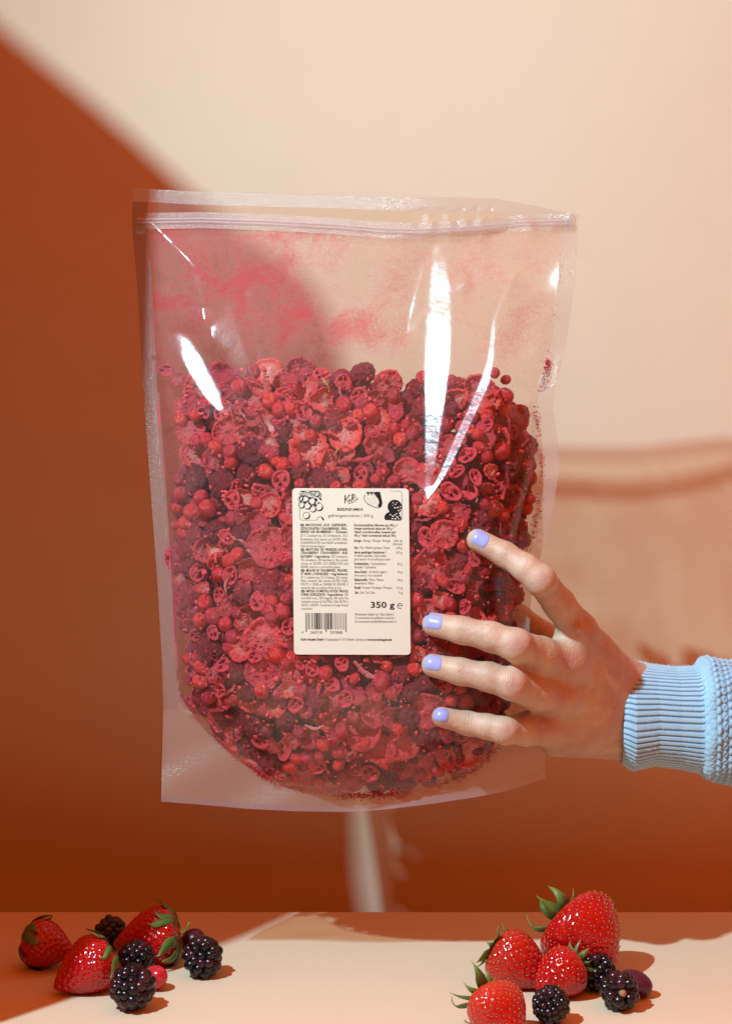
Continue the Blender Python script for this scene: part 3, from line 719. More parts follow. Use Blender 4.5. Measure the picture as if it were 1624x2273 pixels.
def data_cran(seed, nu=28, nv=18):
    v, f = sphere_data(nu, nv)
    r = 1 + 0.07 * wob(v, seed, 1.7, 2) + 0.03 * wob(v, seed + 9, 7, 2)
    r -= 0.20 * np.exp(-((1 - v[:, 2]) / 0.03)); s = np.array([1, 0.88 + 0.1 * math.sin(seed), 1.05 + .15 * math.cos(seed * 3)])
    return v * r[:, None] * s, f, {}
def data_slice(seed, nr=15, na=48):
    r_ = np.random.default_rng(seed)
    rr = np.concatenate([np.linspace(0.02, 1, nr), np.linspace(1, 0.05, 8)[1:]]); top = np.arange(len(rr)) < nr
    th = np.arange(na) / na * 2 * math.pi; R_, T_ = np.meshgrid(rr, th, indexing='ij')
    outl = 1 + 0.07 * np.sin(2 * T_ + seed) + 0.05 * np.sin(3 * T_ + 2 * seed) + 0.02 * np.sin(7 * T_ + seed)
    x = R_ * np.cos(T_) * outl; y = R_ * np.sin(T_) * outl * (0.74 + 0.22 * r_.random())
    nsp = [4, 3, 4, 4][seed % 4]; ang = np.abs(((T_ * nsp / (2 * math.pi) + r_.random() * .3 + 0.12 * np.sin(T_ * 2 + seed)) % 1) - 0.5) * 2      # 1 = spoke centre
    pit = sstep(0.22, 0.55, 1 - ang) * sstep(0.14, 0.32, R_) * (1 - sstep(0.50, 0.74, R_)) * (0.55 + 0.45 * np.sin(T_ * 1.3 + seed * 2.1))
    zt = 0.20 + 0.09 * np.exp(-((R_ - 0.86) / 0.09) ** 2) - 0.42 * pit + 0.05 * np.sin(R_ * 9 + T_ * 3 + seed) * (R_ < .8)
    zb = -0.55 * np.sqrt(np.clip(1 - R_ ** 2, 0, 1))
    tm = np.repeat(top[:, None], na, 1); z = np.where(tm, zt * (R_ < 0.995) + 0.06 * (R_ >= 0.995), zb)
    v = np.stack([x, y, z], -1).reshape(-1, 3); v[:, 2] += 0.12 * wob(v, seed + 3, 2.0, 2) + 0.08 * v[:, 0] ** 2
    return v, grid_faces(na, len(rr), True), {'cut': (tm & (R_ < 0.97)).astype(float) * 1.0, 'pit': pit * tm}
def data_slab(seed, ragged, curl, thick, nr=16, na=60, heart=0.0):
    rr = np.concatenate([np.linspace(0.02, 1, nr), np.linspace(1, 0.03, nr)[1:]]); top = np.arange(len(rr)) < nr
    th = np.arange(na) / na * 2 * math.pi; R_, T_ = np.meshgrid(rr, th, indexing='ij')
    c = np.stack([np.cos(T_), np.sin(T_), 0 * T_], -1).reshape(-1, 3)
    outl = 1 + ragged * wob(c, seed, 2.2, 3).reshape(T_.shape) + 0.05 * np.sin(13 * T_ + seed) * ragged * 3
    outl *= 1 - heart * 0.28 * np.abs(np.sin((T_ + math.pi / 2) / 2)) ** 3 * 0 + heart * 0.20 * np.cos(T_ - math.pi / 2 + math.pi) ** 3
    x = R_ * np.cos(T_) * outl; y = R_ * np.sin(T_) * outl
    q = np.stack([x, y, 0 * x + seed], -1).reshape(-1, 3)
    w1 = wob(q, seed + 1, 2.3, 3).reshape(T_.shape); w2 = wob(q, seed + 2, 7.5, 2).reshape(T_.shape)
    # radial wrinkles of shrunken flesh
    wr = 0.035 * np.sin(T_ * 17 + 5 * w1 + seed) * sstep(0.25, 0.8, R_)
    base = curl * (x * math.cos(seed) + y * math.sin(seed)) ** 2 + 0.20 * w1
    edge = np.sqrt(np.clip(1 - R_ ** 4, 0, 1))
    tm = np.repeat(top[:, None], na, 1)
    z = base + np.where(tm, thick * edge + 0.06 * w2 * edge + wr + 0.10 * np.exp(-((R_ - .9) / .1) ** 2), -thick * edge)
    v = np.stack([x, y, z], -1).reshape(-1, 3)
    return v, grid_faces(na, len(rr), True), {'rad': R_ + 0 * x}
def data_black(seed, nu=58, nv=40, flat=0.8):
    v, f = sphere_data(nu, nv); r_ = np.random.default_rng(seed)
    k = 46; i = np.arange(k) + .5; ph = math.pi * (1 + 5 ** .5) * i; zz = 1 - 2 * i / k
    c = np.stack([np.sqrt(1 - zz ** 2) * np.cos(ph), np.sqrt(1 - zz ** 2) * np.sin(ph), zz], 1) + r_.normal(size=(k, 3)) * 0.07
    c /= np.linalg.norm(c, axis=1)[:, None]
    d = np.linalg.norm(v[:, None] - c[None], axis=2).min(1)
    r = 0.76 + 0.24 * np.sqrt(np.clip(1 - (d / 0.34) ** 2, 0, 1)) + 0.06 * wob(v, seed, 1.6, 2)
    return v * r[:, None] * np.array([1, flat, 1.1 + 0.1 * math.sin(seed)]), f, {}
def data_stick(seed):
    n = 14; t = np.linspace(-1, 1, n); c = np.stack([t, 0.18 * np.sin(t * 2.4 + seed), 0.14 * np.cos(t * 3 + seed)], 1)
    V_ = []
    for i in range(n):
        rr = 0.16 * (1 - 0.6 * abs(t[i]) ** 3) * (1 + 0.2 * math.sin(i * 2.1 + seed))
        for k in range(8): V_.append(c[i] + np.array([0, math.cos(k * math.pi / 4), math.sin(k * math.pi / 4)]) * rr)
    return np.array(V_), grid_faces(8, n, True), {}
def make_variants(name, fns, mat):
    out = []
    for v, f, at in fns:
        me_o = mesh_obj(name, v, f, mat); 
        for k, a in at.items(): attr(me_o, k, a)
        me = me_o.data; bpy.data.objects.remove(me_o); out.append((me, np.asarray(v), f))
    return out
KIND = {
    'cranberry': make_variants('dried_cranberry', [data_cran(s) for s in (1, 2, 3, 4)], MAT_CRAN),
    'slice': make_variants('cranberry_slice', [data_slice(s) for s in range(1, 8)], MAT_SLICE),
    'straw': make_variants('strawberry_slice', [data_slab(s, 0.10, 0.22, 0.10, heart=1.0) for s in range(11, 17)], MAT_STRAW),
    'flake': make_variants('strawberry_flake', [data_slab(s, 0.30, 0.55, 0.13, heart=.3) for s in range(31, 38)], MAT_STRAW),
    'black': make_variants('dried_blackberry', [data_black(s) for s in (51, 52, 53, 54)], MAT_BLACK_D),
    'stem': make_variants('dried_stem', [data_stick(s) for s in (61, 62, 63)], MAT_STEM),
    'strip': make_variants('strawberry_strip', [data_stick(s) for s in (71, 72)], MAT_STRAW),
}
NAME = dict(cranberry='dried_cranberry', slice='cranberry_slice', straw='strawberry_slice', flake='strawberry_flake', black='dried_blackberry', stem='dried_stalk', strip='strawberry_strip')
CAT = dict(cranberry='dried cranberry', slice='cranberry slice', straw='strawberry slice', flake='strawberry piece', black='dried blackberry', stem='fruit stalk', strip='strawberry strip')
LOOK = dict(cranberry='whole dried cranberry', slice='cut cranberry slice', straw='broad wrinkled strawberry slice', flake='ragged strawberry piece',
            black='bumpy dried blackberry', stem='thin tan stalk', strip='narrow shrivelled strawberry strip')
FRUIT = [(352, 815), (392, 835), (440, 835), (540, 818), (660, 815), (760, 828), (900, 835), (1010, 840), (1080, 835), (1100, 838), (1130, 880), (1160, 920), (1178, 980), (1186, 1040), (1180, 1110), (1170, 1180), (1150, 1260), (1150, 1400), (1140, 1560),
         (1100, 1650), (1040, 1702), (950, 1738), (860, 1754), (740, 1754), (630, 1726), (560, 1690), (480, 1622), (425, 1560), (418, 1490), (408, 1420), (396, 1340), (388, 1230), (384, 1130), (392, 1060), (398, 960), (390, 870)]
MARKS = [(590, 1415, 'big pale strawberry slice'), (592, 1207, 'big round strawberry slice'), (768, 960, 'pale orange strawberry slice'), (692, 995, 'white patched strawberry piece'), (600, 1292, 'large dusty blackberry'),
         (928, 1692, 'low bright pink strawberry slice'), (600, 826, 'white centred strawberry slice'), (664, 820, 'oval strawberry slice on top'), (500, 850, 'red rimmed strawberry slice'), (780, 862, 'two chambered cranberry slices'),
         (624, 1066, 'large puckered cranberry slice'), (801, 1052, 'label top edge'), (368, 821, 'lone slice by the side seal'), (1000, 1091, 'point of the light streaks'), (1098, 1092, 'oval slice beside the side fold'), (1076, 945, 'upper end of the side fold'),
         (704, 1702, 'lowest bright cranberry slice'), (765, 1552, 'round slice below the label middle'), (440, 1270, 'pale pink slice by the seal'), (427, 1556, 'lower side corner of the fruit'), (607, 1655, 'pair of slices in the lower curve'),
         (420, 1322, 'heart shaped slice at the seal'), (430, 1130, 'row of dark cranberries at the seal'), (628, 1356, 'label edge at mid height'), (500, 1400, 'two cranberries at barcode height'), (746, 1652, 'three plump low cranberries'), (845, 1512, 'label bottom corner'),
         (470, 1440, 'blackest dried blackberry'), (866, 950, 'large shiny cranberry above the label'), (800, 835, 'rounded blackberry on the top edge'), (1110, 835, 'tiny cranberries on the top corner'), (947, 1193, 'slice near the index fingertip'), (1050, 1240, 'index finger'),
         (1010, 1300, 'ring slice below the index finger'), (1060, 1345, 'gap over the middle finger'), (1050, 1445, 'gap between middle and ring fingers'), (1050, 1550, 'gap over the little finger'), (1000, 1650, 'little fingertip'), (560, 1000, 'violet dusted blackberry'),
         (466, 1066, 'two dark blackberries near the seal'), (960, 900, 'wide light streak'), (1050, 870, 'narrow light streak'), (930, 1540, 'ring fingertip'), (920, 1330, 'label side edge')]
def where_at(X, Y):
    mx, my, ph = min(MARKS, key=lambda q: math.hypot(q[0] - X, (q[1] - Y)))
    dx, dy = X - mx, Y - my
    rel = 'above' if dy < -abs(dx) else ('below' if dy > abs(dx) else 'beside')
    if math.hypot(dx, dy) < 14: rel = 'touching'
    return rel + ' the ' + ph
placed = []
crumbs = []
def add_piece(kind, X, Y, rpx, layer=0, tilt=None, spin=None, label=None, var=None, back=0.0):
    me, v, f = KIND[kind][var if var is not None else rnd.randrange(len(KIND[kind]))]
    tilt = tilt if tilt is not None else {'cranberry': 3.0, 'black': 3.0, 'slice': 0.65, 'straw': 0.42, 'flake': 0.8, 'stem': 0.5, 'strip': 0.5}[kind]
    ax = Vector((rnd.uniform(-1, 1), rnd.uniform(-1, 1), 0)).normalized()
    rot = Matrix.Rotation(math.radians(90), 4, 'X') @ Matrix.Rotation(rnd.uniform(0.1, 1) * tilt, 4, ax) @ Matrix.Rotation(spin if spin is not None else rnd.uniform(0, 6.28), 4, 'Z')
    if kind in ('slice', 'straw', 'flake') and tilt < 1: pass
    R3 = np.array(rot.to_3x3())
    d0 = float(fdepth(Y)) - float(h_front(np.array([X]), np.array([Y]), False)[0])
    s = rpx / F * d0
    q = (v @ R3.T) * s
    # the piece must stay behind the film at every point: use the film height around it
    fro = -q[:, 1].min()
    sub = q[::7]; XX = X + sub[:, 0] / d0 * F; YY = Y - sub[:, 2] / d0 * F
    fd = fdepth(YY) - h_front(XX, YY, False)
    need = (fd - sub[:, 1]).max() if layer == 0 else d0 + fro
    need = min(need, d0 + fro + 0.012)
    d = need + 0.0011 + layer * 0.0105 + back
    loc = P(X, Y, d)
    placed.append((kind, X, Y, rpx, layer, me, rot, s, loc, label, q, f))
MAN = [
    ('straw', 590, 1415, 50, 'large pale hearted strawberry slice beside the barcode corner of the label'), ('straw', 592, 1207, 47, 'big round wrinkled strawberry slice beside the label at drawing height'), ('straw', 768, 960, 40, 'pale orange strawberry slice with a seeded rim midway above the label'),
    ('flake', 692, 995, 42, 'pink strawberry piece with a white patch above the label corner'), ('black', 600, 1292, 46, 'large dusty dried blackberry beside the label text'), ('straw', 588, 1490, 42, 'orange red strawberry slice just under the large pale one'),
    ('straw', 928, 1692, 34, 'bright pink strawberry slice low under the smallest finger'), ('straw', 600, 826, 34, 'strawberry slice with a white curled centre on top of the fruit'), ('straw', 664, 820, 34, 'oval strawberry slice with a pale core on top of the fruit'),
    ('straw', 500, 850, 42, 'red rimmed strawberry slice under the pale crease'), ('flake', 560, 880, 36, 'tan tipped strawberry piece below the white centred slice'), ('flake', 672, 872, 34, 'tall folded strawberry piece beneath the oval slice'),
    ('slice', 762, 848, 20, 'cranberry slice with dark chambers, upper of the two above the label'), ('slice', 797, 878, 22, 'four chambered cranberry slice, lower of the two above the label'), ('slice', 630, 878, 23, 'cranberry ring slice left of the tall folded strawberry piece'.replace('left of', 'beside')),
    ('slice', 624, 1066, 26, 'large puckered cranberry slice above the label top corner'), ('slice', 801, 1052, 20, 'three chambered cranberry slice touching the label top edge'), ('slice', 368, 821, 18, 'lone cranberry slice apart from the fruit by the side seal'),
    ('slice', 502, 1192, 20, 'pink cranberry slice beside the big round strawberry slice'), ('slice', 947, 1193, 24, 'round cranberry slice beside the label near the index fingertip'), ('slice', 1000, 1091, 26, 'large cranberry slice below the point of the light streaks'), ('slice', 1098, 1092, 27, 'oval cranberry slice beside the side fold'),
    ('slice', 1076, 945, 20, 'cranberry slice beneath the upper end of the side fold'), ('slice', 1037, 1010, 23, 'cranberry slice between the streak and the small whole cranberry'), ('slice', 1012, 1045, 20, 'flat cranberry slice under the point where the streaks narrow'),
    ('slice', 704, 1702, 21, 'bright cranberry slice centred low in the pouch curve'), ('slice', 765, 1552, 22, 'round cranberry slice below the label middle'), ('slice', 738, 1521, 19, 'cranberry ring slice just below the label'), ('slice', 440, 1270, 23, 'pale pink cranberry slice by the side seal'),
    ('slice', 511, 1277, 22, 'cranberry with a cut face beside the pale pink slice'), ('slice', 427, 1556, 18, 'cranberry slice at the lower side corner of the fruit'), ('slice', 583, 1645, 24, 'dark centred cranberry slice in the lower curve'), ('slice', 632, 1665, 24, 'wide cranberry slice beside the dark centred one'), ('slice', 436, 1410, 18, 'magenta cranberry slice near the side seal below mid height'),
    ('straw', 420, 1322, 32, 'bright red heart shaped strawberry slice at the side seal'), ('cranberry', 394, 1128, 17, 'lone dark cranberry poking out towards the side seal'), ('cranberry', 427, 1135, 19, 'dark cranberry next to the lone one'), ('cranberry', 462, 1128, 21, 'bright red glossy cranberry third from the side seal'),
    ('cranberry', 517, 1150, 20, 'cranberry with white glints above the pink slice'), ('cranberry', 628, 1356, 20, 'glossy cranberry touching the label edge at mid height'), ('cranberry', 485, 1275, 19, 'shiny cranberry beside the cut faced one'), ('cranberry', 515, 1413, 18, 'round red cranberry beside the large pale slice'),
    ('cranberry', 500, 1385, 17, 'cranberry just above the round red one'), ('cranberry', 739, 1637, 20, 'plump cranberry low in the centre, upper of three'), ('cranberry', 753, 1667, 20, 'plump cranberry low in the centre, lower of three'), ('cranberry', 722, 1494, 19, 'cranberry right under the label edge'.replace('right under', 'directly under')),
    ('cranberry', 845, 1512, 22, 'large cranberry below the label corner'), ('cranberry', 786, 1508, 14, 'small cranberry below the label'), ('cranberry', 1112, 1000, 21, 'glossy cranberry beside the side fold'), ('cranberry', 718, 1651, 17, 'cranberry half hidden among the lower three'),
    ('cranberry', 510, 1003, 19, 'small bright cranberry in the upper fruit below the pale crease end'), ('cranberry', 866, 950, 25, 'large shiny cranberry above the label top corner'), ('cranberry', 1098, 828, 13, 'small cranberry standing on the top corner'), ('cranberry', 1122, 842, 12, 'second small cranberry on the top corner'),
    ('cranberry', 958, 1392 + 60, 18, 'cranberry behind the middle fingertip'), ('black', 440, 1065, 36, 'dark blackberry near the side seal above the lone cranberry'), ('black', 492, 1068, 36, 'crumbly blackberry beside the first dark one'), ('black', 560, 1000, 34, 'violet dusted blackberry under the crease end'),
    ('black', 470, 1440, 38, 'blackest dried blackberry beside the side seal at barcode height'), ('black', 480, 1180, 34, 'blackberry under the three cranberries'), ('black', 440, 1182, 28, 'small blackberry at the fruit edge under the lone cranberry'), ('black', 745, 930, 34, 'dark blackberry beside the pale orange slice'),
    ('black', 800, 835, 34, 'rounded blackberry on the top edge of the fruit'), ('flake', 872, 905, 30, 'seeded tan strawberry half above the label'), ('black', 1125, 1035, 36, 'dark blackberry beside the glossy one at the fold'), ('strip', 815, 1490, 40, 'long thin strawberry strip below the label corner'),
    ('strip', 790, 1020, 40, 'red strawberry strip lying above the label'), ('stem', 725, 855, 18, 'pale stem under the oval strawberry slice'), ('flake', 845, 1028, 17, 'small pale orange flake above the label corner'), ('slice', 1050, 1240, 20, 'cranberry slice beneath the index finger'),
    ('slice', 1010, 1300, 24, 'cranberry ring slice below the index finger'), ('flake', 975, 1330, 22, 'crooked red flake beside the label near the middle finger'),
]
for k, X, Y, r, lb in MAN: add_piece(k, X, Y, r, 0, label=lb, tilt={'slice': .35, 'straw': .28, 'flake': .5}.get(k))
fp = np.array(FRUIT, float)
def scatter(layer, kinds, tries, lim, marg, counts):
    n = {k: 0 for k in counts}
    for _ in range(tries):
        k = rnd.choices([x[0] for x in kinds], [x[1] for x in kinds])[0]
        if n[k] >= counts[k]: continue
        r = {'cranberry': rnd.uniform(14, 21), 'slice': rnd.uniform(17, 25), 'straw': rnd.uniform(29, 47), 'flake': rnd.uniform(17, 36), 'black': rnd.uniform(26, 39), 'stem': rnd.uniform(8, 13), 'strip': rnd.uniform(18, 34)}[k]
        X = rnd.uniform(352, 1190); Y = rnd.uniform(800, 1760)
        a = np.array([X]), np.array([Y])
        if not inside(*a, FRUIT)[0]: continue
        if seg_dist(*a, FRUIT)[0] < marg + (0.25 * r if layer == 0 else r * .5): continue
        re = r * {'cranberry': 1, 'slice': .86, 'straw': .84, 'flake': .78, 'black': .84, 'stem': .6, 'strip': .5}[k]
        if layer == 0 and 664 < X < 893 and 1100 < Y < 1437: continue      # hidden by the paper label
        if any(p[4] == layer and math.hypot(p[1] - X, p[2] - Y) < lim * (p[3] * .85 + re) for p in placed): continue
        n[k] += 1; add_piece(k, X, Y, r, layer)
    return n
c0 = scatter(0, [('straw', 1), ('black', 1.3)], 1600, 0.80, 6, dict(straw=34, black=36))
c1 = scatter(0, [('cranberry', 4), ('slice', 3), ('flake', 3.4), ('strip', .8)], 9000, 0.72, 0, dict(cranberry=105, slice=36, flake=190, strip=12))
c2 = scatter(0, [('stem', 1), ('cranberry', 1), ('flake', 1)], 2500, 0.50, 0, dict(stem=4, cranberry=44, flake=50))
c3 = scatter(1, [('straw', 1), ('black', 2.2), ('cranberry', 2), ('slice', 1), ('flake', 2)], 5200, 0.80, 10, dict(straw=26, black=60, cranberry=60, slice=34, flake=60))
print('dried', c0, c1, c2, c3, len(placed))
for kind, X, Y, r, layer, me, rot, s, loc, lb, q, f in placed:
    o = bpy.data.objects.new(NAME[kind], me); COL.objects.link(o)
    o.matrix_world = Matrix.Translation(loc) @ rot @ Matrix.Scale(s, 4)
    wh = where_at(X, Y)
    if lb: tag(o, lb, CAT[kind])
    else:
        deep = 'half hidden ' if layer else ''; big = {'cranberry': (16.5, 19), 'slice': (19, 22.5), 'straw': (30, 35), 'flake': (20, 25), 'black': (28, 32)}.get(kind, (0, 99))
        size = 'small ' if r < big[0] else ('large ' if r > big[1] else '')
        tag(o, deep + size + LOOK[kind] + ' ' + wh, CAT[kind], group=deep + size + CAT[kind] + ' ' + wh)
# the mass behind them that nobody could count: small crumbs and berries, one mesh
cv, cf = sphere_data(14, 9); parts = []
tries = 0
while len(parts) < 1500 and tries < 16000:
    tries += 1
    X = rnd.uniform(380, 1180); Y = rnd.uniform(830, 1750); a = (np.array([X]), np.array([Y]))
    if not inside(*a, FRUIT)[0] or seg_dist(*a, FRUIT)[0] < 11: continue
    if Y < 880 and rnd.random() < .5: continue
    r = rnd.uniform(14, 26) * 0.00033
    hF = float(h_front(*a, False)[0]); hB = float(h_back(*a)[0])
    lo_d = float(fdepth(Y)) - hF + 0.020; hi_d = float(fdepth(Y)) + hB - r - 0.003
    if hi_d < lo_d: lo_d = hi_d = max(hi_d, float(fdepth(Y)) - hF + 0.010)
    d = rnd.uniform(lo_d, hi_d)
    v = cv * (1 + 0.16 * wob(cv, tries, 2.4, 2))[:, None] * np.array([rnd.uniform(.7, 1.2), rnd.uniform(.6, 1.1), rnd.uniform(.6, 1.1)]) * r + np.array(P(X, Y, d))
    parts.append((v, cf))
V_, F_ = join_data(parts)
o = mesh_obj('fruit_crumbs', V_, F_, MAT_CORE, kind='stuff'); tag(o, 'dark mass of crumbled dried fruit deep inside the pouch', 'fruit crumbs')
# small broken crumbs clinging behind the film
parts = []
for _ in range(1800):
    X = rnd.uniform(380, 1190); Y = rnd.uniform(815, 1760); a = (np.array([X]), np.array([Y]))
    if not inside(*a, FRUIT)[0] or (655 < X < 900 and 1092 < Y < 1444): continue
    sz = rnd.uniform(.0004, .0011) * (1.5 if rnd.random() < .12 else 1)
    v = cv * (1 + 0.3 * wob(cv, _ % 40, 3.0, 1))[:, None] * np.array([rnd.uniform(.6, 1.6), rnd.uniform(.4, .8), rnd.uniform(.6, 1.6)]) * sz
    c_, s_ = math.cos(_), math.sin(_); v = v @ np.array([[c_, 0, s_], [0, 1, 0], [-s_, 0, c_]])
    parts.append((v + np.array(P(X, Y, float(fdepth(Y)) - float(h_front(*a)[0]) + 0.0008 + sz + rnd.uniform(0, .002))), cf))
V_, F_ = join_data(parts)
o = mesh_obj('berry_crumbs', V_, F_, MAT_CRUMB, kind='stuff'); tag(o, 'small broken red crumbs clinging behind the front film over the fruit', 'berry crumbs')
# red powder caught along the seams, one scatter of grains
gv = np.array([[1, 0, 0], [-1, 0, 0], [0, 1, 0], [0, -1, 0], [0, 0, 1], [0, 0, -1]], float); gf = np.array([[0, 2, 4], [2, 1, 4], [1, 3, 4], [3, 0, 4], [2, 0, 5], [1, 2, 5], [3, 1, 5], [0, 3, 5]])
parts = []
def grains(poly, n, spread, sz):
    p = np.array(poly, float); L = np.hypot(*np.diff(p, axis=0).T); c = np.concatenate([[0], np.cumsum(L)])
    for _ in range(n):
        t = rnd.random() * c[-1]; i = min(len(L) - 1, int(np.searchsorted(c, t)) - 1); k = (t - c[i]) / L[i]; q = p[i] + (p[i + 1] - p[i]) * k
        if math.sin(t / 17) + math.sin(t / 41 + 2) < rnd.uniform(-1.6, 1.0): continue
        X = q[0] + rnd.gauss(0, spread); Y = q[1] + rnd.gauss(0, spread)
        s = rnd.uniform(.4, 1) ** 2 * sz; v = (gv * np.array([s, s * .6, s * rnd.uniform(.5, 1)]))
        d = float(fdepth(Y)) - float(h_front(np.array([X]), np.array([Y]), False)[0]) + 0.0006 + s * .5
        parts.append((v + np.array(P(X, Y, d)), gf))
grains([(400, 1545), (440, 1605), (520, 1680), (620, 1743), (740, 1766), (860, 1766), (960, 1748), (1050, 1714), (1105, 1660)], 2600, 4.0, 0.0011)
grains([(342, 780), (352, 950), (370, 1150), (384, 1400), (390, 1490), (402, 1545)], 420, 7, 0.0008)
grains([(1218, 800), (1208, 850), (1188, 900)], 500, 4.5, 0.0011); grains([(1188, 905), (1203, 1000), (1204, 1060), (1190, 1150), (1170, 1240)], 700, 4, 0.0009)
grains([(1246, 560), (1232, 700), (1218, 790)], 110, 5, 0.0006); grains([(420, 540), (900, 560), (1150, 700), (760, 760), (420, 700)], 160, 60, 0.0006)
V_, F_ = join_data(parts)
o = mesh_obj('fruit_powder', V_, F_, MAT_POWDER, smooth=False, kind='stuff'); tag(o, 'loose red fruit powder caught along the seams of the clear pouch', 'fruit powder')

# ------------------------------------------------------------------ the hand and sleeve
def surface_nets(val, origin, h):
    s = val < 0
    nx, ny, nz = val.shape
    acc = np.zeros((nx - 1, ny - 1, nz - 1, 3), np.float32); cnt = np.zeros((nx - 1, ny - 1, nz - 1), np.float32)
    offs = [(0, 0, 0), (1, 0, 0), (0, 1, 0), (1, 1, 0), (0, 0, 1), (1, 0, 1), (0, 1, 1), (1, 1, 1)]
    def sl(o): return (slice(o[0], nx - 1 + o[0]), slice(o[1], ny - 1 + o[1]), slice(o[2], nz - 1 + o[2]))
    for ax in range(3):
        for o in offs:
            if o[ax]: continue
            o2 = list(o); o2[ax] = 1
            a = val[sl(o)]; b = val[sl(o2)]; m_ = (a < 0) != (b < 0)
            t = np.where(m_, a / np.where(m_, a - b, 1), 0)
            for k in range(3): acc[..., k] += m_ * (o[k] + (t if k == ax else 0))
            cnt += m_
    has = cnt > 0; idx = np.full(has.shape, -1, np.int64); idx[has] = np.arange(has.sum())
    I = np.argwhere(has); v = (I + acc[has] / cnt[has][:, None]) * h + origin
    F_ = []
    for ax in range(3):
        u, w_ = [(1, 2), (2, 0), (0, 1)][ax]
        a = [slice(1, n - 1) for n in val.shape]; b = list(a); a[ax] = slice(0, val.shape[ax] - 1); b[ax] = slice(1, val.shape[ax])
        sa = s[tuple(a)]; sb_ = s[tuple(b)]; ch = np.argwhere(sa != sb_); base = ch.copy()
        for k in range(3):
            if k != ax: base[:, k] += 1
        def g(du, dw):
            c = base.copy(); c[:, u] -= du; c[:, w_] -= dw; return idx[c[:, 0], c[:, 1], c[:, 2]]
        q = np.stack([g(0, 0), g(1, 0), g(1, 1), g(0, 1)], 1)
        fl = sa[ch[:, 0], ch[:, 1], ch[:, 2]]
        F_.append(np.where(fl[:, None], q, q[:, ::-1]))
    return v, np.concatenate(F_)
def film_d(X, Y): return float(fdepth(Y)) - float(h_front(np.array([float(X)]), np.array([float(Y)]), False)[0])
MM = 0.001
# joints: (X, Y, distance, radius in mm)
FING = {
    'index':  [(1060, 1199, film_d(1060, 1199) - .0062, 8.3), (1120, 1231, 1.5470, 9.0), (1168, 1262, 1.5385, 9.9), (1199, 1288, 1.5360, 10.8), (1240, 1340, 1.5550, 11.6), (1283, 1398, 1.5740, 12.6)],
    'middle': [(962, 1386, film_d(962, 1386) - .0064, 8.6), (1024, 1399, 1.5370, 9.6), (1090, 1414, 1.5300, 10.5), (1144, 1432, 1.5260, 11.4), (1200, 1454, 1.5480, 13.0), (1263, 1472, 1.5690, 13.0)],
    'ring':   [(960, 1477, film_d(960, 1477) - .0062, 8.4), (1021, 1491, 1.5370, 9.4), (1085, 1503, 1.5305, 10.2), (1134, 1519, 1.5270, 11.0), (1190, 1538, 1.5490, 13.0), (1248, 1548, 1.5710, 12.4)],
    'pinky':  [(980, 1592, film_d(980, 1592) - .0056, 7.4), (1038, 1606, 1.5470, 8.3), (1080, 1613, 1.5430, 8.7), (1120, 1622, 1.5400, 9.6), (1168, 1618, 1.5580, 12.0), (1216, 1612, 1.5770, 14.0)],
    'thumb':  [(1085, 1330, 1.6560, 9.0), (1150, 1370, 1.6600, 10.0), (1215, 1420, 1.6560, 11.5), (1290, 1480, 1.6400, 14.0)],
}
PALM = [((1283, 1398, 1.5740, 12.4), (1392, 1530, 1.6240, 18)), ((1263, 1472, 1.5690, 12.6), (1392, 1560, 1.6220, 19)), ((1248, 1548, 1.5710, 12.2), (1392, 1592, 1.6230, 19)), ((1216, 1616, 1.5770, 12), (1392, 1612, 1.6240, 20)),
        ((1238, 1626, 1.5980, 18), (1350, 1622, 1.6200, 19)), ((1292, 1460, 1.5950, 15), (1300, 1580, 1.5980, 17)), ((1290, 1480, 1.6380, 14), (1392, 1560, 1.6340, 18)),
        ((1268, 1420, 1.5740, 9), (1240, 1462, 1.5660, 8.5)),
        ((1392, 1545, 1.6240, 21), (1520, 1552, 1.6280, 23)), ((1392, 1610, 1.6250, 20), (1520, 1612, 1.6280, 22))]
TEND = [((1283, 1396, 1.5640 - .0118, 2.4), (1372, 1515, 1.6000, 2.2)), ((1263, 1472, 1.5690 - .0120, 2.6), (1378, 1548, 1.5960, 2.2)), ((1248, 1548, 1.5710 - .0113, 2.2), (1380, 1580, 1.5965, 2.0))]
def W4(j): p = P(j[0], j[1], j[2]); return np.array([p.x, p.y, p.z]), j[3] * MM
def hand_sdf(p):
    """p: (...,3)"""
    def cap(a, b):
        A, ra = W4(a); B, rb = W4(b); d = B - A; L2 = float(d @ d)
        t = np.clip(((p[..., 0] - A[0]) * d[0] + (p[..., 1] - A[1]) * d[1] + (p[..., 2] - A[2]) * d[2]) / L2, 0, 1)
        q = np.sqrt((p[..., 0] - A[0] - t * d[0]) ** 2 + (p[..., 1] - A[1] - t * d[1]) ** 2 + (p[..., 2] - A[2] - t * d[2]) ** 2)
        return q - (ra + (rb - ra) * t)
    def smin(a, b, k):
        if a is None: return b
        hh = np.clip(k - np.abs(a - b), 0, None) / k
        return np.minimum(a, b) - hh * hh * k * 0.25
    palm = None
    for a, b in PALM: palm = smin(palm, cap(a, b), 0.016)
    for a, b in TEND: palm = smin(palm, cap(a, b), 0.006)
    out = palm
    for k in ('index', 'middle', 'ring', 'pinky', 'thumb'):
        J = FING[k]; fg = None
        for i in range(len(J) - 1): fg = smin(fg, cap(J[i], J[i + 1]), 0.004)
        if k != 'thumb':      # bony knuckle in the middle of the finger
            x, y, d, r = J[3]; A, rr = W4((x + 2, y - 2, d - 0.0016, r * 0.80)); fg = smin(fg, np.sqrt(((p - A) ** 2).sum(-1)) - rr, 0.005)
            x, y, d, r = J[5]; A, rr = W4((x, y, d - 0.0045, r * 0.66)); fg = smin(fg, np.sqrt(((p - A) ** 2).sum(-1)) - rr, 0.008)
        out = smin(out, fg, 0.007)
    return out
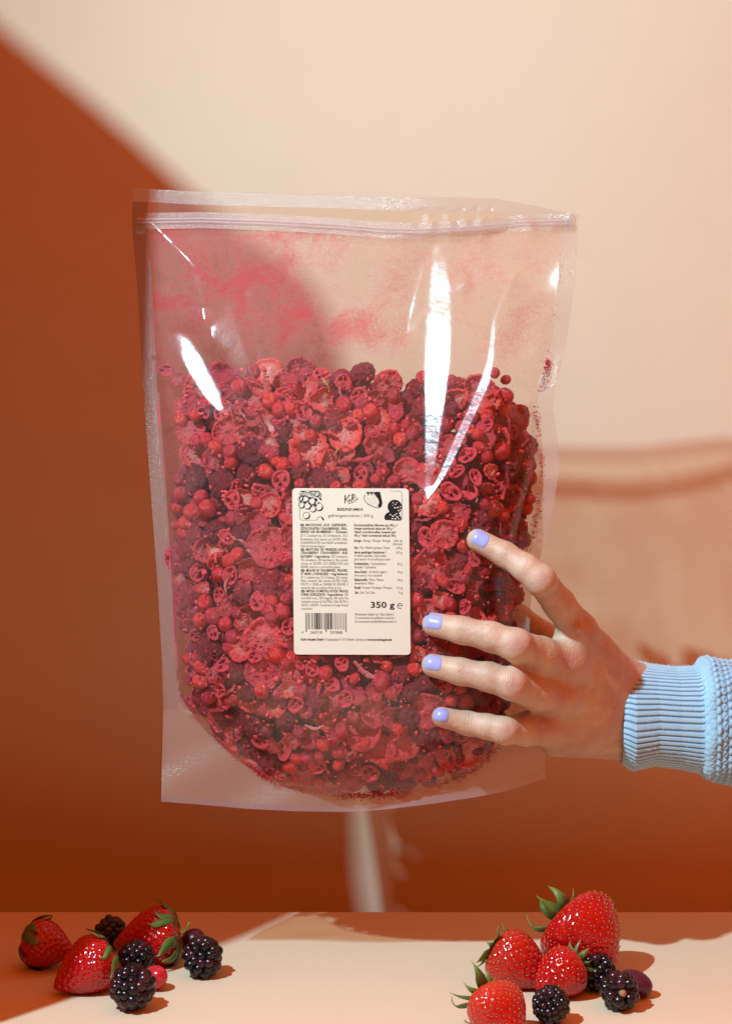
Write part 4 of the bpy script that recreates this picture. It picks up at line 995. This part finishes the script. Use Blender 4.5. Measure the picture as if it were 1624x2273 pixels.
hstep = 0.00105
lo_ = np.array([0.028, 1.500, 0.130]); hi_ = np.array([0.248, 1.700, 0.352])
nn_ = np.ceil((hi_ - lo_) / hstep).astype(int)
# coarse pass, then the fine values only where the surface can be
cs = 6; nc = nn_ // cs + 2
gc = np.stack(np.meshgrid(*[lo_[k] + np.arange(nc[k]) * hstep * cs for k in range(3)], indexing='ij'), -1)
vc = hand_sdf(gc)
near = np.abs(vc) < hstep * cs * 1.9
fine = np.full(tuple((nc - 1) * cs + 1), 1.0, np.float32)
rep = np.repeat(np.repeat(np.repeat(vc[:-1, :-1, :-1], cs, 0), cs, 1), cs, 2); fine[:-1, :-1, :-1] = rep
blk = np.argwhere(near[:-1, :-1, :-1] | near[1:, :-1, :-1] | near[:-1, 1:, :-1] | near[:-1, :-1, 1:] | near[1:, 1:, 1:])
loc_ = np.stack(np.meshgrid(*[np.arange(cs)] * 3, indexing='ij'), -1).reshape(-1, 3)
ids = (blk[:, None] * cs + loc_[None]).reshape(-1, 3)
fine[ids[:, 0], ids[:, 1], ids[:, 2]] = hand_sdf(lo_ + ids * hstep)
hv, hf_ = surface_nets(fine, lo_, hstep)
used = np.unique(hf_); remap = np.full(len(hv), -1); remap[used] = np.arange(len(used)); hv = hv[used]; hf_ = remap[hf_]
# relax the mesh a little
def relax(v, f, it, lam=0.5):
    e = np.concatenate([f[:, [0, 1]], f[:, [1, 2]], f[:, [2, 3]], f[:, [3, 0]]])
    cn = np.bincount(e[:, 0], minlength=len(v)) + np.bincount(e[:, 1], minlength=len(v))
    for _ in range(it):
        s_ = np.zeros_like(v)
        for k in range(3): s_[:, k] = np.bincount(e[:, 0], v[e[:, 1], k], len(v)) + np.bincount(e[:, 1], v[e[:, 0], k], len(v))
        v = v + lam * (s_ / cn[:, None] - v)
    return v
hv = relax(hv, hf_, 3)

m = M('skin'); redn = m.attr('red'); ks = m.attr('ks'); km = m.attr('km'); obc = m.coord()
n1 = m.noise(55, 4, 0.6, obc); n2 = m.noise(420, 3, 0.7, obc); pores = m.voro(900, obc)
n3 = m.noise(26, 5, .7, obc, dist=1.0); c = m.mix(n1, (0.40, 0.265, 0.17), (0.60, 0.42, 0.285)); c = m.mix(m.ramp(n3, [(0.42, 0.0), (0.66, 0.65)]), c, (0.36, 0.20, 0.14)); c = m.mix(m.math('MULTIPLY', redn, m.ramp(n1, [(0.2, .5), (.8, 1.0)]), True), c, (0.44, 0.19, 0.15))
lines = m.math('ABSOLUTE', m.math('SINE', m.math('ADD', ks, m.math('MULTIPLY', n3, 6.0)))); lines = m.math('MULTIPLY', m.ramp(lines, [(0.0, 1.0), (0.35, 0.0)]), km)
nb = m.noise(130, 4, 0.65, obc, dist=0.8)
b1 = m.bump(m.math('ADD', m.math('MULTIPLY', n2, 0.5), m.math('MULTIPLY', pores, 0.4)), 0.45, 0.0004)
b2 = m.bump(m.math('ADD', m.math('MULTIPLY', lines, -0.45), m.math('MULTIPLY', nb, 0.75)), 0.95, 0.0011, b1)
m.p(Base_Color=m.mix(m.math('MULTIPLY', lines, 0.45), c, (0.34, 0.16, 0.11)), Roughness=0.50, Specular_IOR_Level=0.36, Normal=b2, Subsurface_Weight=0.05, Subsurface_Radius=(0.005, 0.002, 0.001), Subsurface_Scale=0.6)  # shade of the knuckle creases is painted into the skin colour
MAT_SKIN = m.m
m = M('lilac_varnish'); m.p(Base_Color=(0.28, 0.31, 0.62), Roughness=0.24, Specular_IOR_Level=0.45, Normal=m.bump(m.noise(160, 3), 0.12, 0.0006)); MAT_NAIL = m.m

pers_base = P(1560, 1690, 1.6)
person = empty('person', pers_base)
tag(person, 'hand with lilac nails in a light blue knitted sleeve gripping the clear pouch', 'person')
def to_p(v): return np.asarray(v) - np.array(pers_base)
hand = mesh_obj('hand', to_p(hv), hf_, MAT_SKIN, person)
hX = hv[:, 0] / hv[:, 1] * F + 812; hY = HZ - (hv[:, 2] - HC) / hv[:, 1] * F
red = np.zeros(len(hv)); ksv = np.zeros(len(hv)); kmv = np.zeros(len(hv))
for k in ('index', 'middle', 'ring', 'pinky'):
    J = FING[k]
    for ji, dirs, span, amp, sp in ((1, (0, 3), 9, .45, 6.0), (3, (1, 4), 16, .75, 5.6), (5, (4, 5), 26, .30, 9.0)):
        a, b = J[dirs[0]], J[dirs[1]]; d = np.array([b[0] - a[0], b[1] - a[1]], float); d /= np.linalg.norm(d)
        s_ = (hX - J[ji][0]) * d[0] + (hY - J[ji][1]) * d[1]; t_ = -(hX - J[ji][0]) * d[1] + (hY - J[ji][1]) * d[0]
        s_ = s_ + 0.006 * t_ ** 2 * (1 if ji == 3 else .5)
        m_ = np.exp(-(s_ / span) ** 2) * (np.abs(t_) < 60) * np.exp(-(t_ / 34) ** 4) * amp
        ksv = np.where(m_ > kmv, s_ / sp * math.pi, ksv); kmv = np.maximum(kmv, m_)
    for ji, rr, amp in ((3, 20, .75), (5, 24, .9), (0, 18, .35)):
        red = np.maximum(red, amp * np.exp(-(((hX - J[ji][0] - (4 if ji == 3 else 0)) / rr) ** 2 + ((hY - J[ji][1]) / rr) ** 2)))
attr(hand, 'red', red); attr(hand, 'ks', ksv); attr(hand, 'km', kmv)
def trace(X, Y, guess=1.50):
    d = guess
    for _ in range(60):
        p = np.array(P(X, Y, d)); s_ = float(hand_sdf(p[None])[0])
        if s_ < 1e-5: break
        d += s_ * 0.9
        if d > 1.7: return None
    return d
for fn, (cx_, cy_, ax_, hw, hl) in {'index': (1066, 1200, math.radians(28), 18, 17), 'middle': (962, 1384, math.radians(8), 18.5, 17.5), 'ring': (961, 1476, math.radians(7), 18, 17.5), 'pinky': (979, 1592, math.radians(9), 15.5, 15)}.items():
    ca, sa = math.cos(ax_), math.sin(ax_); n = 17; g = []; gu_ = []
    for i in range(n):                # along the finger, tip to root
        for j in range(n):            # across
            a = i / (n - 1) * 2 - 1; b = j / (n - 1) * 2 - 1
            ww = hw * (0.90 + 0.10 * sstep(-1, .1, a)) * (1 - 0.22 * max(0, a - .3) ** 2 * 2)
            ux = a * hl + (-2.6 * (1 - b * b) if a < 0 else 3.2 * (1 - b * b)) * abs(a); uy = b * ww
            X = cx_ + ux * ca - uy * sa - 0; Y = cy_ + ux * sa + uy * ca - 4
            g.append((X, Y)); gu_.append((a, b))
    ds = [trace(X, Y) for X, Y in g]; good = [d for d in ds if d]; md = sorted(good)[len(good) // 2]
    ds = [d if d else md + .004 for d in ds]
    out = [P(X, Y, d - 0.0009 * (1 - max(abs(a), abs(b)) ** 6) + 0.0003) for (X, Y), d, (a, b) in zip(g, ds, gu_)]
    o = mesh_obj('nail', to_p(np.array([tuple(p) for p in out])), grid_faces(n, n), MAT_NAIL, hand)
    o['label'] = fn.replace('pinky', 'little') + ' finger nail in lilac varnish' if fn != 'thumb' else ''

# sleeve --------------------------------------------------------
m = M('blue_wool'); obc = m.coord(); n1 = m.noise(60, 3, .6, obc); n2 = m.noise(900, 3, .7, obc)
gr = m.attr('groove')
c = m.mix(n1, (0.27, 0.49, 0.61), (0.36, 0.58, 0.70)); c = m.mix(m.math('MULTIPLY', gr, 0.85), c, (0.06, 0.16, 0.32))  # groove shade between ribs and stitches is painted into the wool colour
m.p(Base_Color=c, Roughness=0.92, Specular_IOR_Level=0.15, Sheen_Weight=0.25, Sheen_Roughness=0.5, Normal=m.bump(n2, 0.5, 0.0006)); MAT_WOOL = m.m
MAT_FUZZ = simple('wool_fuzz', (0.55, 0.70, 0.84), 0.9, 0.1)
S_TOP = [(1372, 1476), (1388, 1468), (1402, 1468), (1450, 1476), (1500, 1481), (1540, 1480), (1556, 1472), (1575, 1465), (1600, 1473), (1640, 1480), (1720, 1470), (1900, 1450)]
S_BOT = [(1372, 1690), (1386, 1700), (1400, 1709), (1420, 1704), (1450, 1697), (1500, 1703), (1545, 1712), (1575, 1722), (1620, 1732), (1720, 1738), (1900, 1750)]
def sleeve(X0, X1, nx, na, dispf, name, mat, slant=0.0, closed_lip=False):
    V_ = []; G_ = []
    xs = np.linspace(X0, X1, nx)
    for i, X in enumerate(xs):
        top = float(interp(S_TOP, X)); bot = float(interp(S_BOT, X)); dc = 1.624 + 0.00004 * (X - 1380)
        rz = (bot - top) / 2 * dc / F; ry = rz * 0.96
        th = np.arange(na) / na * 2 * math.pi
        ex = 0.88; cz = np.sign(np.cos(th)) * np.abs(np.cos(th)) ** ex; cy_ = np.sign(np.sin(th)) * np.abs(np.sin(th)) ** ex
        dz, gr_ = dispf(X, th)
        c = np.array(P(X, (top + bot) / 2, dc))
        xo = -slant * (1 - np.abs(np.cos(th)) ** 2.2) * max(0, 1 - (X - X0) / 60)       # the opening bows towards the hand
        z = c[2] + cz * (rz + dz); y = c[1] - cy_ * (ry + dz); x = c[0] + xo + 0 * th
        V_.append(np.stack([x, y, z], 1)); G_.append(gr_)
    V_ = np.array(V_); G_ = np.array(G_)
    if closed_lip:      # turn the edge in
        rings = []
        for s_, dx in ((-0.0010, 0.0004), (-0.0022, 0.0014), (-0.0030, 0.004), (-0.0034, 0.014)):
            r0 = V_[0].copy(); cen = r0.mean(0); d = r0 - cen; L = np.linalg.norm(d[:, 1:], axis=1)[:, None]
            r0[:, 1:] += d[:, 1:] / L * s_; r0[:, 0] += dx; rings.append(r0)
        V_ = np.concatenate([np.array(rings[::-1]), V_]); G_ = np.concatenate([np.repeat(G_[:1] * .4 + .4, 4, 0), G_])
    o = mesh_obj(name, to_p(V_.reshape(-1, 3)), grid_faces(na, len(V_), True)[:, ::-1], mat, person); attr(o, 'groove', G_); return o, V_.reshape(-1, 3)
NR = 60
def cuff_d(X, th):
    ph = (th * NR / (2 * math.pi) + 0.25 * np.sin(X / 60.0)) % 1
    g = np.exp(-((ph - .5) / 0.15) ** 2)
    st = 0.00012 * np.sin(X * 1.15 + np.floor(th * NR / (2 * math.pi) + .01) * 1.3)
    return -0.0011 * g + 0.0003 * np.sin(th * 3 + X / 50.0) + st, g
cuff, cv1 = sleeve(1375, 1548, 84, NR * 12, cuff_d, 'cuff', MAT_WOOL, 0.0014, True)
cuff['label'] = 'ribbed light blue cuff'
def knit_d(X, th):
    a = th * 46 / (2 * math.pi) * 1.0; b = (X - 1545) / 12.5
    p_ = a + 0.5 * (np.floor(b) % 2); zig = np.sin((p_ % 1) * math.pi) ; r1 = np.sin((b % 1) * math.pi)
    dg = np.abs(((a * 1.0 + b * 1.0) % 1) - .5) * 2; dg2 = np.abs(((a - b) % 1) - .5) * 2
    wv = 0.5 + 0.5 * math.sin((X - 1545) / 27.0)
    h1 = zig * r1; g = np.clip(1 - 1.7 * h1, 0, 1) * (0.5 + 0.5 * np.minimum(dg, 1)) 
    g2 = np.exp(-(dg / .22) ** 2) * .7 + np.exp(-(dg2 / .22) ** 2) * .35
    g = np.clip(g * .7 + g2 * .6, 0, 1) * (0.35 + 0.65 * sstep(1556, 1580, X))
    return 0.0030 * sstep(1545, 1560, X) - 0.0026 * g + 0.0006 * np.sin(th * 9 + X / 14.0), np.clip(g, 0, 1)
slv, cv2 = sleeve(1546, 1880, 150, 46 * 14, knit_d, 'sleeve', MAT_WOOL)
slv['label'] = 'moss stitch light blue sleeve'
fz = []
for vv, n in ((cv1, 2600), (cv2[:len(cv2) // 3], 1600)):
    cen = None
    for _ in range(n):
        i = rnd.randrange(len(vv)); p = vv[i]; c = np.array(P((p[0] / p[1] * F + 812), 1588, 1.624))
        nrm = p - c; nrm[0] = 0; nrm /= np.linalg.norm(nrm)
        if nrm[1] > .5: continue
        d = nrm + np.array([rnd.gauss(0, .8), rnd.gauss(0, .5), rnd.gauss(0, .5)]); d /= np.linalg.norm(d)
        L = rnd.uniform(.0006, .0024); s_ = np.cross(d, [0, 1, 0]); s_ /= np.linalg.norm(s_) + 1e-9; s_ *= 0.00007
        b = d + np.array([rnd.gauss(0, .5), rnd.gauss(0, .3), rnd.gauss(0, .5)])
        q = p + d * L * .5; e = q + b / np.linalg.norm(b) * L * .5
        fz.append((np.array([p - s_, p + s_, q + s_, q - s_, e]), np.array([[0, 1, 2], [0, 2, 3], [3, 2, 4]])))
V_, F_ = join_data(fz)
o = mesh_obj('wool_fuzz', to_p(V_), F_, MAT_FUZZ, person, smooth=False, kind='stuff')

# ------------------------------------------------------------------ fresh berries on the table
m = M('strawberry_skin'); obc = m.coord(); n1 = m.noise(60, 3, .6, obc); n2 = m.noise(400, 2, .6, obc)
pal = m.attr('pale')
c = m.mix(n1, (0.28, 0.001, 0.003), (0.52, 0.006, 0.007)); c = m.mix(pal, c, (0.72, 0.16, 0.05)); c = m.mix(m.attr('dimple'), c, (0.36, 0.004, 0.008))
m.p(Base_Color=c, Roughness=0.15, Specular_IOR_Level=0.6, Normal=m.bump(n2, 0.25, 0.0004), Subsurface_Weight=0.12, Subsurface_Radius=(0.005, 0.001, 0.0005), Subsurface_Scale=0.5, Coat_Weight=0.08, Coat_Roughness=0.1); MAT_SB = m.m
MAT_SEED = simple('achene', (0.56, 0.23, 0.05), 0.3, 0.6)
MAT_SEED_R = simple('achene_red', (0.50, 0.10, 0.04), 0.25, 0.7)
m = M('sepal'); obc = m.coord(); ti = m.attr('tip'); n1 = m.noise(220, 3, .6, obc)
c = m.mix(n1, (0.028, 0.085, 0.012), (0.085, 0.18, 0.028)); c = m.mix(m.math('MULTIPLY', ti, 0.75), c, (0.32, 0.36, 0.09))
m.p(Base_Color=c, Roughness=0.42, Specular_IOR_Level=0.45, Normal=m.bump(n1, 0.4, 0.0005), Subsurface_Weight=0.1, Subsurface_Radius=(.002, .004, .001), Subsurface_Scale=.4); MAT_SEPAL = m.m
m = M('blackberry_skin'); n1 = m.noise(300, 3, .6)
c = m.mix(m.ramp(m.rand(), [(0.72, 0.0), (1.0, 1.0)]), (0.0015, 0.003, 0.006), (0.035, 0.007, 0.014))
m.p(Base_Color=c, Roughness=0.22, Specular_IOR_Level=0.42, Coat_Weight=0.15, Coat_Roughness=0.1, Normal=m.bump(n1, 0.12, 0.0003)); MAT_BB = m.m
MAT_BCORE = simple('berry_core', (0.02, 0.006, 0.010), 0.6, 0.3)
MAT_RECEPT = simple('receptacle', (0.30, 0.17, 0.06), 0.7, 0.3)

def axis_rot(a):
    a = Vector(a).normalized(); return a.to_track_quat('Z', 'Y').to_matrix()
def strawberry(label, X, Y, rv, Lpx, Wpx, axis, peak=0.62, pale=0.0, nse=170, sepals=8, sl=15, curl=1.0, seed=1, stem=0.0, seedmat=None, sepal_bias=None, flatk=.75):
    """X, Y: centre in the photograph, rv: half height of the outline there; axis runs from the leaf cap to the tip"""
    r_ = np.random.default_rng(seed); d = F * HC / (Y - HZ + rv); sc = d / F
    L = Lpx * sc; W = Wpx * sc; R3 = np.array(axis_rot(axis))
    nu, nv = 120, 100
    t = (1 - np.cos(np.linspace(0, math.pi, nv))) / 2; ph = np.arange(nu) / nu * 2 * math.pi
    def prof(t): return np.sin(math.pi * np.clip(t, 0, 1) ** peak) ** flatk
    T_, PH = np.meshgrid(t, ph, indexing='ij')
    def surf(T_, PH):
        r = W / 2 * prof(T_) * (1 + 0.035 * np.sin(PH * 2 + seed) + 0.03 * np.sin(PH * 3 + seed * 2.3) * np.sin(T_ * 5))
        z = L * (T_ - 0.5) + 0.10 * L * np.exp(-(T_ / .10)) * (r / W) * 0
        z = z + 0.06 * L * np.exp(-((T_) / 0.07) ** 2)           # dent under the cap
        return np.stack([r * np.cos(PH), r * np.sin(PH), z], -1)
    v = surf(T_, PH).reshape(-1, 3)
    # seeds on a spiral, evenly by area
    tt = np.linspace(0.02, 0.99, 600); cdf = np.cumsum(prof(tt) + .05); cdf /= cdf[-1]
    ts = np.interp((np.arange(nse) + .5) / nse, cdf, tt); ps = (np.arange(nse) * 2.399963 + r_.normal(size=nse) * 0.05) % (2 * math.pi)
    sp = surf(ts, ps); eps = 1e-3
    nrm = np.cross(surf(ts, ps + eps) - sp, surf(ts + eps, ps) - sp); nrm /= np.linalg.norm(nrm, axis=1)[:, None] + 1e-12
    if (nrm * (sp - np.array([0, 0, 0]))).sum() < 0: nrm = -nrm
    dm = np.full(len(v), 1e9); ni = np.zeros(len(v), int)
    for k in range(nse):
        dd = ((v - sp[k]) ** 2).sum(1); q = dd < dm; dm = np.where(q, dd, dm); ni = np.where(q, k, ni)
    dm = np.sqrt(dm); area = 2 * math.pi * (W / 2) * L * .75; spc = math.sqrt(area / nse)
    dim = np.exp(-(dm / (spc * 0.27)) ** 2)
    bulge = np.clip(dm / (spc * .55), 0, 1) ** 2
    v2 = v + nrm[ni] * (-0.22 * spc * dim + 0.07 * spc * bulge)[:, None]
    v2 += 0.012 * W * wob(v / W * 3, seed, 1.4, 2)[:, None] * (v / (np.linalg.norm(v, axis=1)[:, None] + 1e-9))
    wv = v2 @ R3.T; zmin = wv[:, 2].min(); base = Vector(((X - 812) / F * d, d, 0)); off = np.array([0, 0, -zmin - 0.0004])
    root = empty('strawberry', base); tag(root, label, 'strawberry')
    body = mesh_obj('body', wv + off, grid_faces(nu, nv, True), MAT_SB, root)
    attr(body, 'dimple', dim * 0.7); tz = T_.ravel(); attr(body, 'pale', np.clip(pale * (1.15 - tz * 1.9), 0, 1) if pale >= 0 else 0 * tz)
    # seeds
    sv, sf = sphere_data(8, 6); parts = []
    for k in range(nse):
        z = Vector(nrm[k]); up = Vector((0, 0, 1)) - z * z.z; up = up.normalized() if up.length > 1e-3 else Vector((1, 0, 0)); x = up.cross(z)
        B = np.array([x, up, z]).T; s_ = spc * np.array([0.085, 0.13, 0.08]) * (0.9 + .2 * r_.random())
        parts.append((((sv * s_) @ B.T + sp[k] - nrm[k] * spc * 0.055) @ R3.T + off, sf))
    V_, F_ = join_data(parts); o = mesh_obj('seeds', V_, F_, seedmat or MAT_SEED, body, kind='stuff')
    # leaf cap
    top = np.array([0, 0, -L * 0.5 + 0.055 * L - (0.0015 if curl < 0 else 0)]); n1_, n2_ = 12, 7; SL = sl * sc
    for k in range(sepals):
        a0 = 2 * math.pi * (k + r_.uniform(-.3, .3)) / sepals; le = SL * r_.uniform(.85, 1.6); wd = le * r_.uniform(.24, .36); cu = curl * r_.uniform(.6, 1.4)
        if sepal_bias is not None:
            bw = R3 @ np.array([math.cos(a0), math.sin(a0), 0]); le *= 1 + 0.45 * float(np.dot(bw, sepal_bias))
        tw = r_.uniform(-.4, .4); pts = []; tips = []
        ang = 0.15; x = 0.001; z = 0.0; 
        for i in range(n1_):
            s_ = i / (n1_ - 1); ang = -0.30 + cu * 1.9 * s_ ** 1.4 + 0.35 * math.sin(s_ * 7 + k * 2.1) * s_            # 0 = radial, + = away from the fruit
            if i: x += le / (n1_ - 1) * math.cos(ang); z -= le / (n1_ - 1) * math.sin(ang)
            ww = wd * (math.sin(math.pi * min(1, s_ * .93 + .07) ** .75) ** .8) * (1 - s_ ** 5) + 0.0002
            for j in range(n2_):
                b = j / (n2_ - 1) * 2 - 1; fold = 0.25 * ww * abs(b) + 0.05 * ww * math.sin(s_ * 15) * b * b
                lx_, ly_, lz_ = x - fold * math.sin(ang) * 1, b * ww * .5 * math.cos(tw * s_), z - fold * math.cos(ang) * 1 + b * ww * .5 * math.sin(tw * s_)
                if curl < 0:
                    tq = 0.015 + s_ * le / L * 0.95; aq = a0 + b * ww * 0.5 / max(0.25 * W, W / 2 * float(prof(tq))) + 0.12 * math.sin(s_ * 5 + k)
                    q0 = surf(np.array(tq), np.array(aq)); rr_ = math.hypot(q0[0], q0[1]) + 1e-9; lf = 0.0007 + (0.5 + abs(cu)) * 0.006 * s_ ** 2.5 + 0.0006 * (1 - abs(b))
                    pts.append((q0[0] * (1 + lf / rr_), q0[1] * (1 + lf / rr_), q0[2] - lf * 0.8)); tips.append(s_ ** 3 * r_.uniform(.3, 1) if j == 0 else tips[-1]); continue
                pts.append((lx_ * math.cos(a0) - ly_ * math.sin(a0), lx_ * math.sin(a0) + ly_ * math.cos(a0), lz_)); tips.append(s_ ** 3 * r_.uniform(.3, 1) if j == 0 else tips[-1])
        p = np.array(pts); th_ = 0.00035
        nf_ = grid_faces(n2_, n1_)
        bot = p + np.array([0, 0, th_]); N3 = len(p)
        bd = [i for i in range(n2_)] + [r * n2_ + n2_ - 1 for r in range(1, n1_)] + [(n1_ - 1) * n2_ + i for i in range(n2_ - 2, -1, -1)] + [r * n2_ for r in range(n1_ - 2, 0, -1)]
        rim = np.array([(bd[i], bd[i] + N3, bd[(i + 1) % len(bd)] + N3, bd[(i + 1) % len(bd)]) for i in range(len(bd))])
        q = (np.concatenate([p, bot]) + (top if curl >= 0 else 0)) @ R3.T + off
        q[:, 2] = np.maximum(q[:, 2], 0.0006)
        o = mesh_obj('sepal', q, np.concatenate([nf_, nf_[:, ::-1] + N3, rim]), MAT_SEPAL, root); attr(o, 'tip', np.array(tips + tips))
    if stem > 0:
        pts = [Vector((top + np.array([0.0006 * i, 0.0003 * i * i, -stem * sc * i / 5])) @ R3.T + off) for i in range(6)]
        pts = [Vector((p.x, p.y, max(p.z, .001))) for p in pts]
        o = tube('stem', pts, [0.0011, .0009, .0008, .0007, .0007, .0008], MAT_SEPAL, root); attr(o, 'tip', np.full(len(o.data.vertices), .4))
    return root

strawberry('dark strawberry farthest out at the end of the shaded pile, leaf cap turned outward', 108, 2095, 54, 122, 108, (0.90, -0.30, -0.12), sl=60, sepals=9, curl=-.42, seed=2, nse=210, seedmat=MAT_SEED_R)
strawberry('pointed strawberry lying in front of the shaded pile, tip towards the wall shadow edge', 190, 2143, 60, 158, 122, (-0.80, -0.35, -0.42), peak=.66, sl=46, sepals=9, curl=-.1, seed=3, nse=260, seedmat=MAT_SEED_R)
strawberry('large glossy strawberry on top of the shaded pile with drooping pale leaves', 328, 2078, 62, 160, 124, (-0.93, 0.05, -0.18), peak=.60, sl=58, sepals=10, curl=-.25, seed=4, nse=280, seedmat=MAT_SEED_R, stem=24)
strawberry('biggest strawberry, at the back of the sunlit pile with curled green leaves', 1304, 2094, 72, 168, 192, (0.60, -0.50, -0.52), peak=.60, sl=72, sepals=12, curl=1.5, seed=5, nse=420, sepal_bias=np.array([-.7, 0, .6]), stem=0, flatk=.62)
strawberry('smooth light red strawberry in the middle of the sunlit pile', 1154, 2133, 60, 158, 122, (0.78, -0.30, -0.42), peak=.64, sl=50, sepals=9, curl=.6, seed=6, nse=200, pale=.10)
strawberry('small seedy strawberry behind the front blackberry of the sunlit pile', 1238, 2163, 52, 128, 114, (-0.72, -0.42, -0.38), peak=.66, sl=44, sepals=9, curl=1.0, seed=7, nse=200)
strawberry('orange shouldered strawberry at the very front of the sunlit pile, cut by the picture edge', 1112, 2240, 64, 145, 132, (0.50, -0.66, -0.50), peak=.66, sl=62, sepals=9, curl=1.0, seed=8, nse=260, pale=.25, sepal_bias=np.array([-.9, 0, .2]), stem=30)

drup = None
def blackberry(label, X, Y, r, axis=(0.2, -0.3, 1), n=54, el=1.08, hollow=None, seed=1, dr=0.27):
    global drup
    r_ = np.random.default_rng(seed); d = F * HC / (Y - HZ + r); R = r * d / F; Q = axis_rot(axis)
    if drup is None:
        v, f = sphere_data(14, 10); o = mesh_obj('drupelet', v * np.array([1, 1, 1.06]), f, MAT_BB); drup = o.data; bpy.data.objects.remove(o)
    base = Vector(((X - 812) / F * d, d, 0)); root = empty('blackberry', base); tag(root, label, 'blackberry')
    cen = Vector((0, 0, R * 0.99)); i = np.arange(n) + .5; zz = 1 - 2 * i / n; ph = math.pi * (1 + 5 ** .5) * i
    v, f = sphere_data(20, 14); co_ = mesh_obj('core', v * R * .74 + np.array(cen), f, MAT_BCORE, root)
    for k in range(n):
        c = Vector((math.sqrt(1 - zz[k] ** 2) * math.cos(ph[k]), math.sqrt(1 - zz[k] ** 2) * math.sin(ph[k]), zz[k]))
        c += Vector(r_.normal(size=3) * 0.04); c.normalize()
        if hollow is not None and c.z > hollow: continue
        p = Q @ Vector((c.x, c.y, c.z * el)) * R * (1 - dr) + cen
        s_ = dr * R * r_.uniform(.88, 1.14)
        if p.z < s_ * .9: p.z = s_ * .9
        o = bpy.data.objects.new('drupelet', drup); COL.objects.link(o); o.parent = root
        o.matrix_local = Matrix.Translation(p) @ (Q @ c).to_track_quat('Z', 'Y').to_matrix().to_4x4() @ Matrix.Diagonal((s_, s_, s_ * r_.uniform(.95, 1.2), 1))
    if hollow is not None:
        v, f = sphere_data(14, 10); p = Q @ Vector((0, 0, el * .66)) * R + cen
        mesh_obj('receptacle', v * np.array([.20, .20, .20]) * R + np.array(p), f, MAT_RECEPT, root)
blackberry('blackberry mostly hidden at the back of the shaded pile', 246, 2072, 36, n=60, seed=1)
blackberry('blackberry wedged between the two front strawberries and the red cranberry', 302, 2130, 40, n=56, seed=2)
blackberry('front blackberry of the shaded pile, its fruit half in light', 294, 2192, 50, (0.3, -0.7, .5), n=58, seed=3)
blackberry('lone blackberry apart from the shaded pile with a few purple drupelets', 450, 2125, 44, (-0.3, -0.5, .7), n=52, seed=4)
blackberry('shaded blackberry against the biggest strawberry', 1325, 2158, 41, (0.1, -0.6, .6), n=46, seed=5, dr=.29)
blackberry('blackberry with its hollow stalk end facing out beside the purple grape', 1374, 2199, 43, (0.12, -0.95, .12), n=42, hollow=.86, seed=6, dr=.30)
blackberry('front blackberry of the sunlit pile before the small seedy strawberry', 1222, 2231, 42, (0.2, -0.5, .7), n=78, seed=7, dr=.23)

def smoothberry(name, label, cat, X, Y, rv, rx, ry, mat, rz, seed):
    d = F * HC / (Y - HZ + rv); sc = d / F; v, f = sphere_data(40, 28)
    v = v * (1 + 0.012 * wob(v, seed, 2, 2))[:, None]; v[:, 2] *= 1 - 0.10 * np.exp(-((1 - np.abs(v[:, 2])) / .01))
    q = v * np.array([ry, ry, rx]) * sc; R3 = np.array(axis_rot(rz)); q = q @ R3.T; q[:, 2] -= q[:, 2].min() + .0002
    o = mesh_obj(name, q, f, mat); o.location = ((X - 812) / F * d, d, 0); tag(o, label, cat)
m = M('grape_skin'); n1 = m.noise(90, 3, .6); m.p(Base_Color=m.mix(n1, (0.050, 0.006, 0.016), (0.095, 0.012, 0.028)), Roughness=0.30, Specular_IOR_Level=0.45, Normal=m.bump(n1, .05, .0004)); MAT_GRAPE = m.m
m = M('cranberry_skin'); n1 = m.noise(120, 4, .65); m.p(Base_Color=m.mix(m.ramp(n1, [(.35, 0.), (.7, 1.)]), (0.42, 0.005, 0.014), (0.58, 0.035, 0.045)), Roughness=0.18, Specular_IOR_Level=0.55, Normal=m.bump(n1, .1, .0004)); MAT_RCRAN = m.m
smoothberry('dark_cranberry', 'dark purple cranberry beside the drooping leaves of the shaded pile', 'cranberry', 429, 2090, 28, 29, 27, MAT_GRAPE, (0.6, -.3, .6), 1)
smoothberry('red_cranberry', 'bright red cranberry behind the front blackberry of the shaded pile', 'cranberry', 343, 2170, 28, 35, 26, MAT_RCRAN, (0.5, -.5, .3), 2)
smoothberry('dark_cranberry', 'purple oval cranberry beside the blackberry with the hollow end', 'cranberry', 1408, 2186, 28, 41, 29, MAT_GRAPE, (0.85, -.2, -.25), 3)
